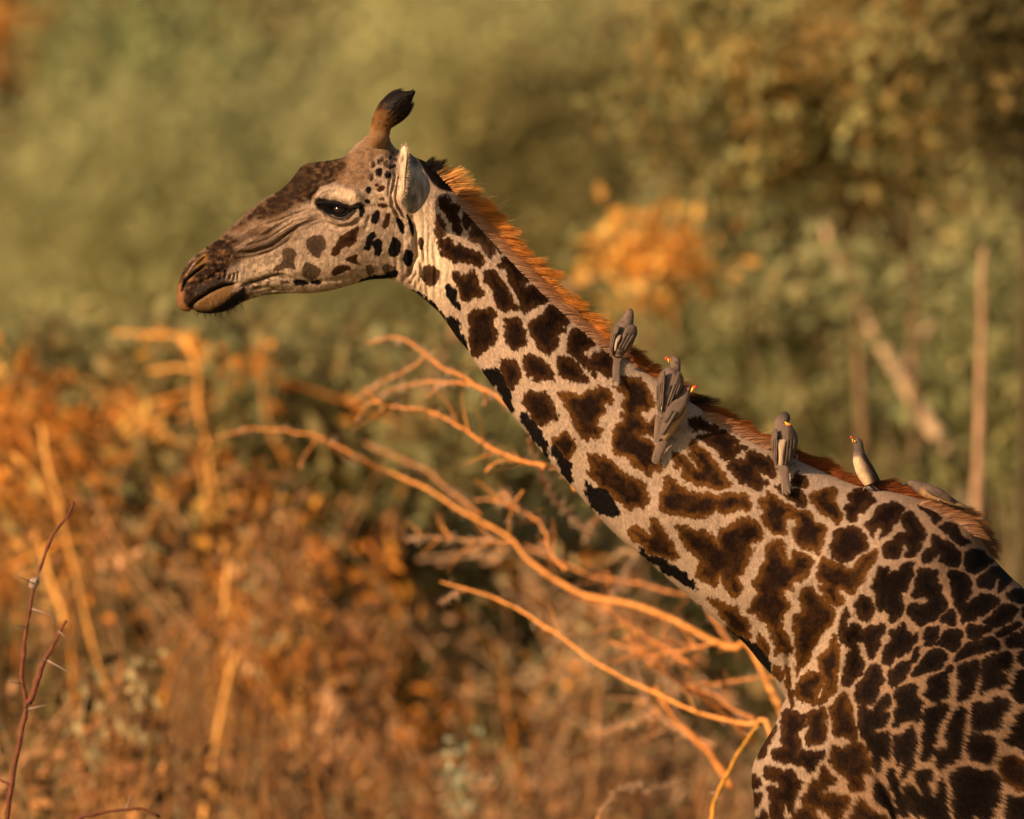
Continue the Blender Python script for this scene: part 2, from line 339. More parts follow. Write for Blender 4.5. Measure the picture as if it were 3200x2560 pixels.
spots(TE, 0,
 [(320,730),(400,700),(520,700),(580,760),(630,860),(580,930),(520,960),(440,1020),(350,1010),(280,970),(250,890),(300,820)],
 [(440,390),(520,350),(620,340),(720,420),(700,460),(600,500),(600,540),(540,570),(540,630),(490,645),(440,620),(440,500),(480,450)],
 [(660,620),(720,520),(800,470),(900,460),(1010,510),(960,570),(940,640),(880,670),(820,760),(750,800),(770,710),(700,720),(690,790),(620,720),(610,660)],
 [(970,620),(1040,550),(1090,570),(1140,650),(1180,700),(1200,760),(1140,870),(1070,980),(990,970),(1010,860),(970,850),(940,970),(850,990),(790,960),(790,860),(880,820),(900,770),(1000,730)],
 [(1140,495),(1200,510),(1260,540),(1340,600),(1280,660),(1240,600),(1200,560)],
 [(1320,700),(1400,650),(1480,680),(1560,780),(1630,860),(1570,870),(1510,860),(1430,790),(1380,740)],
 [(1260,770),(1340,800),(1440,850),(1520,940),(1510,1060),(1420,1070),(1320,1020),(1340,940),(1240,1000),(1150,1030),(1130,1010),(1170,930),(1250,880)],
 [(1570,960),(1690,920),(1790,970),(1860,1040),(1770,1080),(1660,1150),(1580,1100)],
 [(1700,1180),(1780,1120),(1880,1090),(1980,1130),(2030,1200),(1970,1260),(1900,1330),(1890,1200),(1850,1190),(1840,1270),(1760,1270),(1690,1250)],
 [(740,1080),(820,1060),(840,1140),(880,1090),(920,1110),(940,1040),(1070,1040),(1060,1150),(1010,1250),(990,1310),(930,1320),(970,1400),(950,1500),(920,1560),(830,1610),(800,1480),(740,1500),(700,1420),(710,1330),(650,1250),(710,1180)],
 [(1120,1100),(1200,1080),(1300,1110),(1310,1180),(1290,1220),(1340,1250),(1350,1360),(1380,1440),(1270,1560),(1150,1620),(1060,1560),(1010,1520),(1000,1450),(1060,1410),(1150,1420),(1200,1390),(1160,1350),(1040,1370),(1080,1250),(1090,1150)],
 [(1400,1130),(1500,1120),(1570,1160),(1630,1240),(1600,1300),(1580,1380),(1550,1450),(1620,1400),(1680,1330),(1770,1330),(1900,1390),(1810,1470),(1720,1520),(1640,1530),(1660,1560),(1540,1600),(1500,1510),(1450,1430),(1430,1250)],
 [(550,1340),(620,1350),(680,1420),(670,1520),(620,1600),(560,1580),(530,1510),(510,1430)],
 [(2070,1215),(2156,1280),(2220,1340),(2240,1310),(2156,1230),(2100,1195)],
 [(1970,1340),(2040,1300),(2160,1300),(2230,1360),(2170,1420),(2080,1420),(1990,1390)],
 [(1880,1450),(1980,1430),(2070,1490),(2030,1560),(1960,1600),(1850,1640),(1720,1590),(1800,1540)],
 [(1370,1510),(1410,1480),(1445,1490),(1455,1610),(1310,1590)],
 [(2120,1480),(2250,1450),(2300,1560),(2180,1580),(2130,1550)])
spots(TG, 0,
 [(420,110),(450,160),(430,240),(440,310),(490,260),(550,290),(565,330),(620,300),(700,265),(780,280),(770,360),(720,410),(730,480),(690,550),(650,600),(620,530),(590,450),(540,430),(500,450),(540,540),(600,640),(570,720),(500,790),(450,850),(390,840),(390,740),(420,640),(430,560),(470,500),(400,480),(370,400),(370,260)],
 [(960,240),(1000,330),(1040,370),(1110,340),(1060,440),(980,530),(880,590),(830,650),(770,630),(760,560),(790,480),(850,430),(860,380),(830,330),(900,310)],
 [(1170,320),(1300,310),(1260,440),(1170,465),(1160,400)],
 [(1380,310),(1480,300),(1510,400),(1500,480),(1440,520),(1370,480),(1280,460),(1330,360)],
 [(1570,290),(1650,265),(1810,300),(1760,360),(1590,415)],
 [(1840,360),(1950,280),(2060,250),(2120,265),(2050,320),(1950,370),(1870,380)],
 [(2090,350),(2160,290),(2260,300),(2200,380)], [(1950,400),(2040,360),(2160,400),(2200,470),(2020,500),(1960,470)],
 [(1560,460),(1700,400),(1820,400),(1890,450),(1880,510),(1740,525),(1600,570),(1460,620),(1480,550)],
 [(1000,600),(1110,460),(1115,520),(1060,620),(1010,600)],
 [(840,690),(980,600),(1010,640),(980,720),(930,810),(870,870),(820,840),(825,740)],
 [(1100,620),(1180,530),(1280,495),(1390,570),(1380,620),(1200,710),(1020,770)],
 [(1170,800),(1270,740),(1420,660),(1400,740),(1375,800),(1395,920),(1350,970),(1230,1000),(1160,940),(1190,860)],
 [(1480,660),(1690,610),(1680,740),(1640,880),(1590,970),(1490,1000),(1460,900),(1500,800),(1470,720)],
 [(1770,580),(1990,540),(2000,680),(1860,720),(1950,760),(1930,820),(1870,890),(1770,890),(1690,930),(1710,720)],
 [(2070,570),(2160,510),(2260,560),(2220,690),(2160,690),(2080,620)],
 [(2060,720),(2160,710),(2260,760),(2240,1000),(2060,1010),(2030,940),(1970,890),(2000,800)],
 [(690,640),(750,700),(780,790),(720,850),(730,930),(680,1000),(590,1040),(510,990),(510,880),(560,800),(600,740)],
 [(1020,830),(1080,850),(1100,980),(1140,1030),(1090,1180),(980,1170),(870,1230),(860,1080),(910,1050),(870,980),(900,880)],
 [(790,910),(840,930),(820,1030),(750,1100),(810,1100),(800,1200),(680,1260),(660,1300),(810,1290),(820,1430),(830,1530),(770,1520),(720,1660),(690,1640),(660,1530),(600,1400),(540,1280),(530,1150),(530,1060),(600,1050),(650,1090),(700,1030)],
 [(1160,1060),(1280,1040),(1400,1010),(1370,1080),(1300,1180),(1270,1280),(1250,1420),(1210,1550),(1120,1520),(1130,1300)],
 [(1440,1080),(1550,1080),(1540,1250),(1520,1400),(1500,1530),(1380,1580),(1350,1640),(1290,1640),(1260,1480),(1320,1440),(1370,1420),(1360,1280)],
 [(1640,1010),(1770,990),(1860,960),(1940,970),(1990,1030),(1900,1130),(1860,1240),(1860,1270),(1640,1280),(1630,1310),(1810,1350),(1820,1470),(1780,1590),(1680,1550),(1570,1500),(1590,1250),(1600,1100)],
 [(2020,1150),(2100,1080),(2160,1140),(2230,1300),(2160,1500),(2060,1430),(1890,1370),(2000,1310),(1950,1220),(2040,1220)],
 [(990,1270),(1050,1250),(1070,1310),(1060,1500),(1050,1640),(960,1720),(940,1680),(955,1560),(900,1600),(860,1500),(860,1330),(920,1330)])
spots(TG, 1,
 [(320,340),(345,420),(360,600),(340,700),(330,850),(260,950),(150,1050),(190,900),(210,800),(180,750),(160,620),(220,540),(280,440)],
 [(370,910),(420,920),(460,1050),(490,1180),(520,1350),(400,1340),(300,1300),(300,1190),(270,1150),(290,1030)],
 [(140,1090),(230,1060),(240,1130),(220,1180),(240,1240),(220,1360),(100,1410),(40,1420),(50,1250),(70,1140)],
 [(290,1430),(380,1440),(500,1390),(570,1410),(620,1510),(660,1690),(590,1680),(570,1760),(590,1840),(450,1840),(420,1720),(330,1680),(270,1550)],
 [(1860,1590),(1930,1500),(2060,1520),(2160,1600),(2190,1760),(2080,1850),(1960,1790),(1890,1720)])
spots(TG, 0,
 [(1390,1680),(1460,1640),(1560,1610),(1640,1650),(1780,1660),(1840,1690),(1900,1810),(1850,1980),(1760,2150),(1640,2100),(1520,2140),(1450,2000),(1420,1850)],
 [(1960,1880),(2060,1900),(2200,1850),(2260,2000),(2240,2150),(2000,2150),(1920,2020)])
spots(TF, 1,
 [(580,400),(660,320),(740,290),(830,320),(810,400),(760,500),(740,610),(690,600),(650,590),(590,570),(570,480)],
 [(800,1200),(850,1185),(880,1270),(950,1320),(880,1380),(800,1450),(910,1440),(1060,1480),(1040,1560),(990,1620),(960,1700),(900,1690),(850,1630),(760,1590),(700,1560),(600,1540),(640,1440),(680,1380),(710,1310),(770,1340)],
 [(1150,1490),(1220,1560),(1300,1610),(1400,1660),(1450,1725),(1440,1850),(1000,1850),(1020,1720),(1070,1640)],
 [(600,1590),(700,1570),(740,1600),(720,1660),(800,1700),(850,1850),(500,1850),(520,1700)])
spots(TF, 0,
 [(460,680),(520,660),(600,690),(590,750),(650,690),(640,790),(590,880),(590,1000),(560,1100),(610,1020),(680,1050),(740,1060),(830,1030),(830,1080),(780,1150),(700,1240),(640,1210),(560,1180),(480,1150),(400,1150),(340,1110),(350,1050),(450,1000),(410,950),(440,850)],
 [(280,1220),(360,1240),(440,1220),(520,1230),(560,1300),(620,1340),(560,1440),(550,1560),(490,1640),(450,1540),(430,1650),(480,1720),(360,1760),(330,1600),(320,1480),(290,1420),(400,1390),(390,1350),(290,1320)],
 [(390,830),(340,940),(280,1080),(220,1140),(200,1100),(260,960),(330,850)],
 [(160,1290),(220,1290),(230,1380),(200,1430),(140,1430),(130,1330)], [(160,1490),(240,1470),(230,1540),(190,1610),(150,1600)], [(180,1690),(270,1620),(270,1780),(180,1800)],
 [(1310,1320),(1380,1370),(1430,1460),(1500,1560),(1510,1650),(1480,1725),(1430,1600),(1370,1560),(1290,1500),(1300,1400)],
 [(1570,1380),(1620,1500),(1640,1640),(1560,1680),(1520,1560),(1550,1480)],
 [(2000,1260),(2080,1230),(2156,1230),(2250,1300),(2250,1700),(2100,1725),(2050,1600),(2040,1400)],
 [(1420,1210),(1480,1190),(1510,1260),(1540,1350),(1520,1530),(1470,1440),(1420,1330)],
 [(1700,1220),(1780,1190),(1840,1220),(1830,1310),(1800,1380),(1860,1490),(1900,1330),(1940,1300),(1980,1420),(1990,1560),(2000,1725),(1850,1725),(1760,1640),(1690,1660),(1640,1540),(1600,1400),(1600,1340),(1680,1370),(1760,1470),(1770,1440),(1690,1310)])
# face
spots(TH, 3,
 [(1430,930),(1470,905),(1485,940),(1470,990),(1430,980)],
 [(1600,945),(1640,985),(1650,1060),(1620,1050),(1595,990)],
 [(1560,1090),(1600,1090),(1625,1130),(1610,1200),(1570,1215),(1545,1190)],
 [(1660,1170),(1700,1180),(1705,1240),(1670,1285),(1635,1240)],
 [(1400,1070),(1440,1045),(1455,1080),(1440,1110),(1485,1100),(1490,1210),(1450,1200),(1430,1140),(1410,1170),(1370,1165),(1385,1120)],
 [(900,1372),(950,1370),(1000,1395),(960,1410),(910,1400)], [(1015,1380),(1080,1375),(1085,1400),(1020,1400)],
 [(1350,1370),(1430,1340),(1500,1335),(1560,1300),(1600,1310),(1590,1350),(1540,1362),(1440,1370),(1340,1395)],
 [(1350,860),(1380,900),(1370,950),(1345,940)],
 [(1660,930),(1700,980),(1715,1060),(1700,1080),(1685,1010)])
spots(TH, 0,
 [(1530,925),(1555,930),(1550,990),(1520,1030),(1495,1010),(1510,960)],
 [(1210,1080),(1260,1060),(1330,1010),(1355,1020),(1330,1070),(1330,1110),(1280,1150),(1230,1160),(1210,1200),(1160,1210),(1170,1160),(1190,1130)],
 [(1260,1220),(1300,1210),(1340,1205),(1330,1240),(1350,1265),(1310,1260),(1270,1250)],
 [(1180,1290),(1220,1275),(1290,1290),(1230,1330),(1170,1345),(1160,1320)])
spots(TH, 4,
 [(1000,1090),(1060,1070),(1110,1090),(1120,1150),(1090,1190),(1080,1225),(1040,1210),(990,1160)],
 [(830,1170),(880,1155),(920,1190),(900,1240),(910,1300),(850,1290),(790,1315),(765,1300),(810,1260),(830,1230)],
 [(970,1270),(1010,1255),(1080,1300),(1070,1350),(1010,1370),(960,1340)],
 [(1500,1280),(1530,1265),(1590,1290),(1560,1320),(1510,1320)], [(1390,1290),(1420,1270),(1440,1310),(1410,1345)],
 [(600,1040),(680,1010),(750,1020),(740,1080),(660,1110),(610,1090)], [(1480,815),(1515,818),(1510,840),(1482,838)])
def ell(x, y, rx, ry, a=0.0, n=10):
    t = np.arange(n) * 2 * math.pi / n; ca, sa = math.cos(a), math.sin(a)
    return [(x + ca * rx * math.cos(q) - sa * ry * math.sin(q), y + sa * rx * math.cos(q) + ca * ry * math.sin(q)) for q in t]
spots(TH, 3, [(1660,1425),(1710,1440),(1770,1478),(1870,1565),(1925,1650),(1900,1650),(1840,1580),(1760,1510),(1700,1470)])
spots(TH, 3, ell(1422,683,18,27,.2), ell(1478,650,22,30,.1), ell(1535,665,20,27,.2), ell(1440,598,15,24,.3), ell(1545,607,28,14,.2), ell(1500,560,13,20,.2),
 ell(1545,465,9,18,-.3), ell(1528,530,10,20,.1), ell(1555,550,12,16,.5), ell(1570,515,10,14,.1), ell(1590,560,12,12), ell(1530,575,10,12), ell(1580,600,14,10), ell(1410,768,20,24,.1), ell(1398,843,22,13,.5), ell(1515,590,10,12))
spots(TH, 0, ell(1462,733,14,10), ell(1490,755,30,18,-.6), ell(1500,870,32,16,.1), ell(1478,575,12,14), ell(1328,695,14,14))

def poly_sdf(P, X, Y):
    """signed distance in px, positive inside"""
    P = np.asarray(P, float); n = len(P)
    d = np.full(X.shape, 1e9); ins = np.zeros(X.shape, bool)
    for i in range(n):
        ax, ay = P[i]; bx, by = P[(i + 1) % n]
        ex, ey = bx - ax, by - ay; wx, wy = X - ax, Y - ay
        t = np.clip((wx * ex + wy * ey) / (ex * ex + ey * ey + 1e-9), 0, 1)
        d = np.minimum(d, (wx - ex * t) ** 2 + (wy - ey * t) ** 2)
        c = ((ay > Y) != (by > Y))
        with np.errstate(divide='ignore', invalid='ignore'):
            ins ^= c & (X < ex * (Y - ay) / (ey if abs(ey) > 1e-9 else 1e-9) + ax)
    d = np.sqrt(d)
    return np.where(ins, d, -d)

def line_dist(P, X, Y):
    P = np.asarray(P, float); d = np.full(X.shape, 1e9); s = np.zeros(X.shape)
    L = 0.0
    tot = np.sum(np.linalg.norm(np.diff(P[:, :2], axis=0), axis=1))
    for i in range(len(P) - 1):
        ax, ay = P[i][:2]; bx, by = P[i + 1][:2]; ex, ey = bx - ax, by - ay; wx, wy = X - ax, Y - ay
        l = math.hypot(ex, ey); t = np.clip((wx * ex + wy * ey) / (l * l), 0, 1)
        q = np.sqrt((wx - ex * t) ** 2 + (wy - ey * t) ** 2)
        s = np.where(q < d, (L + t * l) / tot, s); d = np.minimum(d, q); L += l
    return d, s

BODY_END = 3330
def coat_colour(X, Y):
    """pigment of the coat, with some shade and highlights painted in, at photo-pixel coordinates (the animal's own side view)"""
    w1 = fbm(X / 26, Y / 26, 3, 2) * 9; w2 = fbm(X / 26, Y / 26, 23, 2) * 9
    h1 = noise2(X / 6.5, Y / 10.0, 5) * 4.6 + noise2(X / 3.2, Y / 5.2, 8) * 3.0
    face = X < 1330
    face &= ~((X > 1240) & (Y > 905))
    amp = np.where(face, 0.35, 1.0)
    Xw = X + w1 * amp; Yw = Y + w2 * amp
    best = np.full(X.shape, -40.0); tone = np.zeros(X.shape, int)
    for P, tn in SP:
        P = np.asarray(P); pad = 34
        m = (X > P[:, 0].min() - pad) & (X < P[:, 0].max() + pad) & (Y > P[:, 1].min() - pad) & (Y < P[:, 1].max() + pad)
        if not m.any(): continue
        q = spline(P, max(24, len(P) * 3), closed=True)
        d = poly_sdf(q, Xw[m], Yw[m])
        b = best[m]; tt = tone[m]; g = d > b
        b[g] = d[g]; tt[g] = tn; best[m] = b; tone[m] = tt
    # cell pattern beyond the traced part (flank, rump, belly, legs)
    out = (X > 3235) | (Y > 2590)
    if out.any():
        cx, cy = X[out] + w1[out] * 2, Y[out] + w2[out] * 2
        G = 135.0; gx, gy = np.floor(cx / G), np.floor(cy / G)
        d1 = np.full(cx.shape, 1e9); d2 = d1.copy()
        for i in (-2, -1, 0, 1, 2):
            for j in (-2, -1, 0, 1, 2):
                sx = (gx + i + .15 + .7 * hash2(gx + i, gy + j, 1)) * G; sy = (gy + j + .15 + .7 * hash2(gx + i, gy + j, 2)) * G
                q = np.hypot(cx - sx, cy - sy)
                d2 = np.where(q < d1, d1, np.minimum(d2, q)); d1 = np.minimum(d1, q)
        best[out] = np.maximum((d2 - d1) * .5 - 13, -40)
    hs = np.where(face, 0.45, 1.0 - .4 * sstep(2400, 2750, X))
    d = best + h1 * hs + np.where(face, .8, 4.6 - 0.9 * sstep(2450, 2750, X))
    soft = np.where(face, 2.0, 3.2)
    a = sstep(-soft, soft, d)[:, None]
    # pale ground
    n1 = fbm(X / 60, Y / 60, 31, 3)[:, None]; n2 = noise2(X / 3.5, Y / 5, 41)[:, None]
    pale = np.array([0.375, 0.258, 0.182]) * (1 + .10 * n1 + .10 * n2)
    # cream throat and nape side
    th = sstep(140, 15, np.hypot((X - 1345 - (Y - 800) * .12) / .72, (Y - 810) / 1.7))[:, None]
    pale = pale * (1 - th) + np.array([0.64, 0.47, 0.325]) * (1 + .05 * n2) * th
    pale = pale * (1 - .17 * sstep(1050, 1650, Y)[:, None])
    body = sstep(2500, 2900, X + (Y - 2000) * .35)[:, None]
    pale = pale * (1 - body) + np.array([0.215, 0.122, 0.071]) * (1 + .1 * n1 + .08 * n2) * body  # weaker light on shoulder and flank put into the ground colour
    # patches: dark heart, browner border
    inner = sstep(2, 22, best + 9 * fbm(X / 22, Y / 22, 51, 3))[:, None]
    dark = np.array([0.0095, 0.0042, 0.0026]); brown = np.array([0.036, 0.014, 0.0045]); orange = np.array([0.082, 0.032, 0.0065])
    black = np.array([0.0055, 0.004, 0.0036]); lt = np.array([0.062, 0.030, 0.014]); grey = np.array([0.072, 0.043, 0.027])
    tn = tone[:, None]
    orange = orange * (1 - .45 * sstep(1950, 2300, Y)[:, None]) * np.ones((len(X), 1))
    edge = np.where(tn == 1, orange, np.where(tn == 2, lt, np.where(tn == 3, black, np.where(tn == 4, grey, brown))))
    core = np.where(tn == 1, dark * 1.3, np.where(tn == 2, lt * .55, np.where(tn == 3, black, np.where(tn == 4, grey * .8, dark))))
    mott = sstep(-.15, .35, fbm(X / 34, Y / 34, 61, 3))[:, None]
    core = np.where(tn == 1, core * (1 - .2 * mott) + edge * .22 * mott, core)
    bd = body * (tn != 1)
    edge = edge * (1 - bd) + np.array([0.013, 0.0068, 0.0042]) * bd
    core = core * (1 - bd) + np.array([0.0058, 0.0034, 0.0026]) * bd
    sp = edge * (1 - inner) + core * inner
    n4 = fbm(X / 140, Y / 140, 67, 2)[:, None]; sp = sp * (1 + .28 * n2 + .2 * n1) * (1 + .45 * n4)  # broad tone drift: dust plus hair highlights painted in
    pale = pale * (1 + .13 * n4)
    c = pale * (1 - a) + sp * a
    return np.clip(c, 0.0015, 0.95)

def layer(c, a, col):
    a = np.clip(a, 0, 1)[:, None]; return c * (1 - a) + np.asarray(col) * a

def face_colour(X, Y, c):
    """dark forehead and bridge, muzzle, lids, lips"""
    n = fbm(X / 14, Y / 9, 71, 3); nf = noise2(X / 3, Y / 3, 73); nm = fbm(X / 30, Y / 30, 77, 3)
    wx, wy = X + 7 * fbm(X / 16, Y / 16, 79, 3), Y + 7 * fbm(X / 16, Y / 16, 83, 3)
    def A(poly, soft, T=TH): return sstep(-soft, soft, poly_sdf(spline(T(poly), 60, True), wx, wy))
    # tan crown below the horn
    c = layer(c, A([(1180,640),(1250,540),(1380,400),(1480,380),(1570,460),(1560,520),(1440,560),(1420,660),(1380,740),(1300,760),(1180,720)], 14) * .85, np.array([0.19, 0.10, 0.048]) * 1.0)
    c = layer(c, A([(1390,450),(1500,380),(1560,440),(1620,520),(1600,560),(1540,640),(1500,640),(1490,560),(1440,560)], 9) * .25, (0.25, 0.15, 0.09))
    c = layer(c, A([(1190,640),(1260,560),(1400,400),(1500,390),(1520,440),(1440,560),(1400,700),(1250,740),(1180,720)], 16) * sstep(-.1, .4, n + .3 * nm) * .55, (0.075, 0.036, 0.016))
    # bridge, forehead
    br = A([(940,570),(1130,545),(1250,530),(1235,640),(1170,700),(1080,745),(1030,830),(930,880),(850,930),(790,970),(640,980),(560,1040),(430,1060),(520,960),(640,860),(800,740)], 17)
    c = layer(c, br * (.97 + .1 * n), np.array([0.034, 0.0155, 0.0062]))
    c = layer(c, br * sstep(.05, .45, -n - .3 * nm) * .55, (0.10, 0.052, 0.022))
    c = layer(c, br * sstep(-.1, .3, n + .35 * nm) * .8, (0.016, 0.008, 0.005))
    c = layer(c, A([(700,960),(690,920),(760,860),(830,740),(900,660),(960,600),(1040,640),(980,780),(880,860),(800,940)], 10) * .65, (0.018, 0.010, 0.006))
    c = layer(c, A([(420,1090),(560,1000),(700,970),(830,930),(820,980),(700,1030),(560,1090),(470,1130)], 10) * .55 * (1 + n), np.array([0.19, 0.10, 0.052]))
    # grey-brown of the side of the nose
    c = layer(c, A([(440,1080),(600,1060),(760,1080),(860,1040),(1000,950),(1060,960),(900,1060),(800,1130),(640,1200),(500,1230),(440,1200)], 14) * .62, (0.135, 0.085, 0.055))
    # cream patches of the cheek and streaked brown side of the nose
    for q_, a_ in ((TH([(560,1260),(700,1220),(820,1230),(880,1330),(760,1330),(640,1330),(560,1330)]), .6), (TH([(900,1300),(960,1200),(1100,1230),(1180,1220),(1160,1290),(1080,1300),(1000,1250)]), .6), (TH([(1120,960),(1250,1000),(1340,960),(1340,1000),(1220,1040),(1120,1010)]), .35), (TH([(1420,780),(1550,740),(1570,840),(1440,860)]), .7), (TH([(1560,640),(1640,480),(1640,700),(1600,900),(1540,880)]), .6)):
        c = layer(c, sstep(-14, 16, poly_sdf(spline(q_, 40, True), wx, wy)) * a_ * (c[:, 0] > .12), (0.54, 0.385, 0.26))
    ru, rv = X * .86 - Y * .5, X * .5 + Y * .86
    st_ = fbm(ru / 60, rv / 5.5, 101, 3)
    nose = sstep(-22, 22, poly_sdf(spline(TH([(430,1100),(600,1040),(840,960),(1040,890),(1060,960),(960,1040),(820,1140),(640,1220),(520,1260),(440,1220)]), 50, True), wx, wy))
    c = layer(c, nose * .42, (0.15, 0.09, 0.055))
    c = layer(c, nose * sstep(-.15, .3, st_) * .85, (0.055, 0.032, 0.020))
    c = layer(c, nose * sstep(.1, .5, -st_) * .35, (0.38, 0.25, 0.165))
    # grizzled shading of the cheek and lid
    c = c * np.where((c[:, 0] > .12) & (X < 1235), .86, 1.0)[:, None]
    pl_ = sstep(.06, .16, c[:, 0]); c = layer(c, sstep(-.3, .4, n) * .52 * pl_, (0.12, 0.075, 0.048))
    c = layer(c, sstep(.2, .6, nf) * .22 * pl_, (0.06, 0.038, 0.026))
    # muzzle
    mz = A([(100,1460),(150,1300),(260,1190),(400,1080),(520,1090),(500,1180),(560,1220),(500,1300),(470,1360),(400,1440),(280,1500),(200,1580),(120,1580)], 12)
    c = layer(c, mz * 1.0, np.array([0.030, 0.015, 0.009]))
    c = layer(c, mz * sstep(.0, .4, n) * .8, (0.007, 0.0045, 0.004))
    c = layer(c, mz * sstep(.1, .5, -n + .3 * nf) * .7, (0.125, 0.066, 0.032))
    c = layer(c, A([(100,1470),(150,1380),(170,1470),(160,1540),(220,1570),(180,1600),(110,1590)], 6), (0.17, 0.075, 0.03))
    c = layer(c, A([(170,1350),(225,1260),(300,1200),(330,1220),(300,1290),(250,1330),(200,1380)], 5) * .8, (0.19, 0.095, 0.03))
    c = layer(c, A([(180,1360),(200,1300),(240,1255),(235,1285),(205,1340)], 3) * .8, (0.38, 0.26, 0.20))
    c = layer(c, sstep(7, 2, line_dist(TH([(150,1440),(180,1370),(230,1325),(270,1300),(310,1265)]), X, Y)[0]), (0.012, 0.008, 0.007))
    c = layer(c, A([(250,1400),(330,1390),(460,1340),(500,1380),(430,1430),(310,1470),(230,1480)], 10) * .5, (0.05, 0.036, 0.03))
    c = layer(c, A([(460,1290),(560,1250),(570,1340),(550,1390),(470,1395),(450,1340)], 12) * .6, (0.24, 0.175, 0.13))
    # lower jaw and lip
    c = layer(c, A([(230,1545),(340,1500),(430,1470),(540,1400),(580,1410),(600,1480),(560,1530),(480,1580),(380,1610),(240,1610)], 13), (0.008, 0.006, 0.005))
    c = layer(c, A([(242,1560),(250,1510),(340,1455),(430,1412),(520,1400),(540,1410),(520,1440),(450,1490),(380,1545),(300,1575)], 9), (0.15, 0.078, 0.032))
    c = layer(c, A([(500,1395),(545,1380),(560,1400),(530,1440),(490,1450)], 4), (0.24, 0.16, 0.115))
    jw = A([(560,1390),(640,1375),(760,1340),(860,1350),(900,1420),(800,1460),(640,1480),(580,1510)], 10)
    c = layer(c, jw * sstep(-.1, .3, n) * .8, (0.04, 0.024, 0.016))
    c = layer(c, sstep(6, 1.5, line_dist(TH([(215,1545),(250,1505),(340,1448),(430,1408),(490,1395)]), X, Y)[0]), (0.02, 0.012, 0.009))
    c = layer(c, sstep(6, 2, line_dist(TH([(550,1410),(600,1392),(680,1370),(760,1340),(800,1330)]), X, Y)[0]) * .85, (0.04, 0.025, 0.018))
    # orbit
    c = layer(c, A([(1110,790),(1200,745),(1300,770),(1350,850),(1300,865),(1200,820)], 10), (0.42, 0.30, 0.205))
    c = layer(c, A([(1040,850),(1080,810),(1150,835),(1220,850),(1290,870),(1365,845),(1375,880),(1320,905),(1290,930),(1240,955),(1190,950),(1130,930),(1080,900)], 4), (0.005, 0.004, 0.0035))
    c = layer(c, sstep(5, 2, line_dist(TH([(1075,900),(1120,950),(1200,985),(1270,985),(1330,950)]), X, Y)[0]) * .35, (0.10, 0.06, 0.04))
    for pl, w in (([(1010,860),(1030,800),(1080,740),(1180,705)], 6), ([(1060,830),(1090,790),(1150,765)], 5), ([(760,1150),(860,1090),(940,1010),(1060,960)], 4),
                  ([(450,1190),(560,1195),(700,1165),(800,1110),(870,1050)], 4), ([(470,1170),(600,1160),(720,1120),(830,1050),(960,985),(1040,965)], 4)):
        c = layer(c, sstep(w, 1, line_dist(TH(pl), X, Y)[0]) * .55, (0.025, 0.014, 0.009))
    # dark hair of the poll behind the ear
    c = layer(c, sstep(-4, 6, poly_sdf(spline([(1300,490),(1330,500),(1370,520),(1400,570),(1425,602),(1400,600),(1370,590),(1340,560)], 50, True), X, Y)), (0.006, 0.0045, 0.004))
    return c

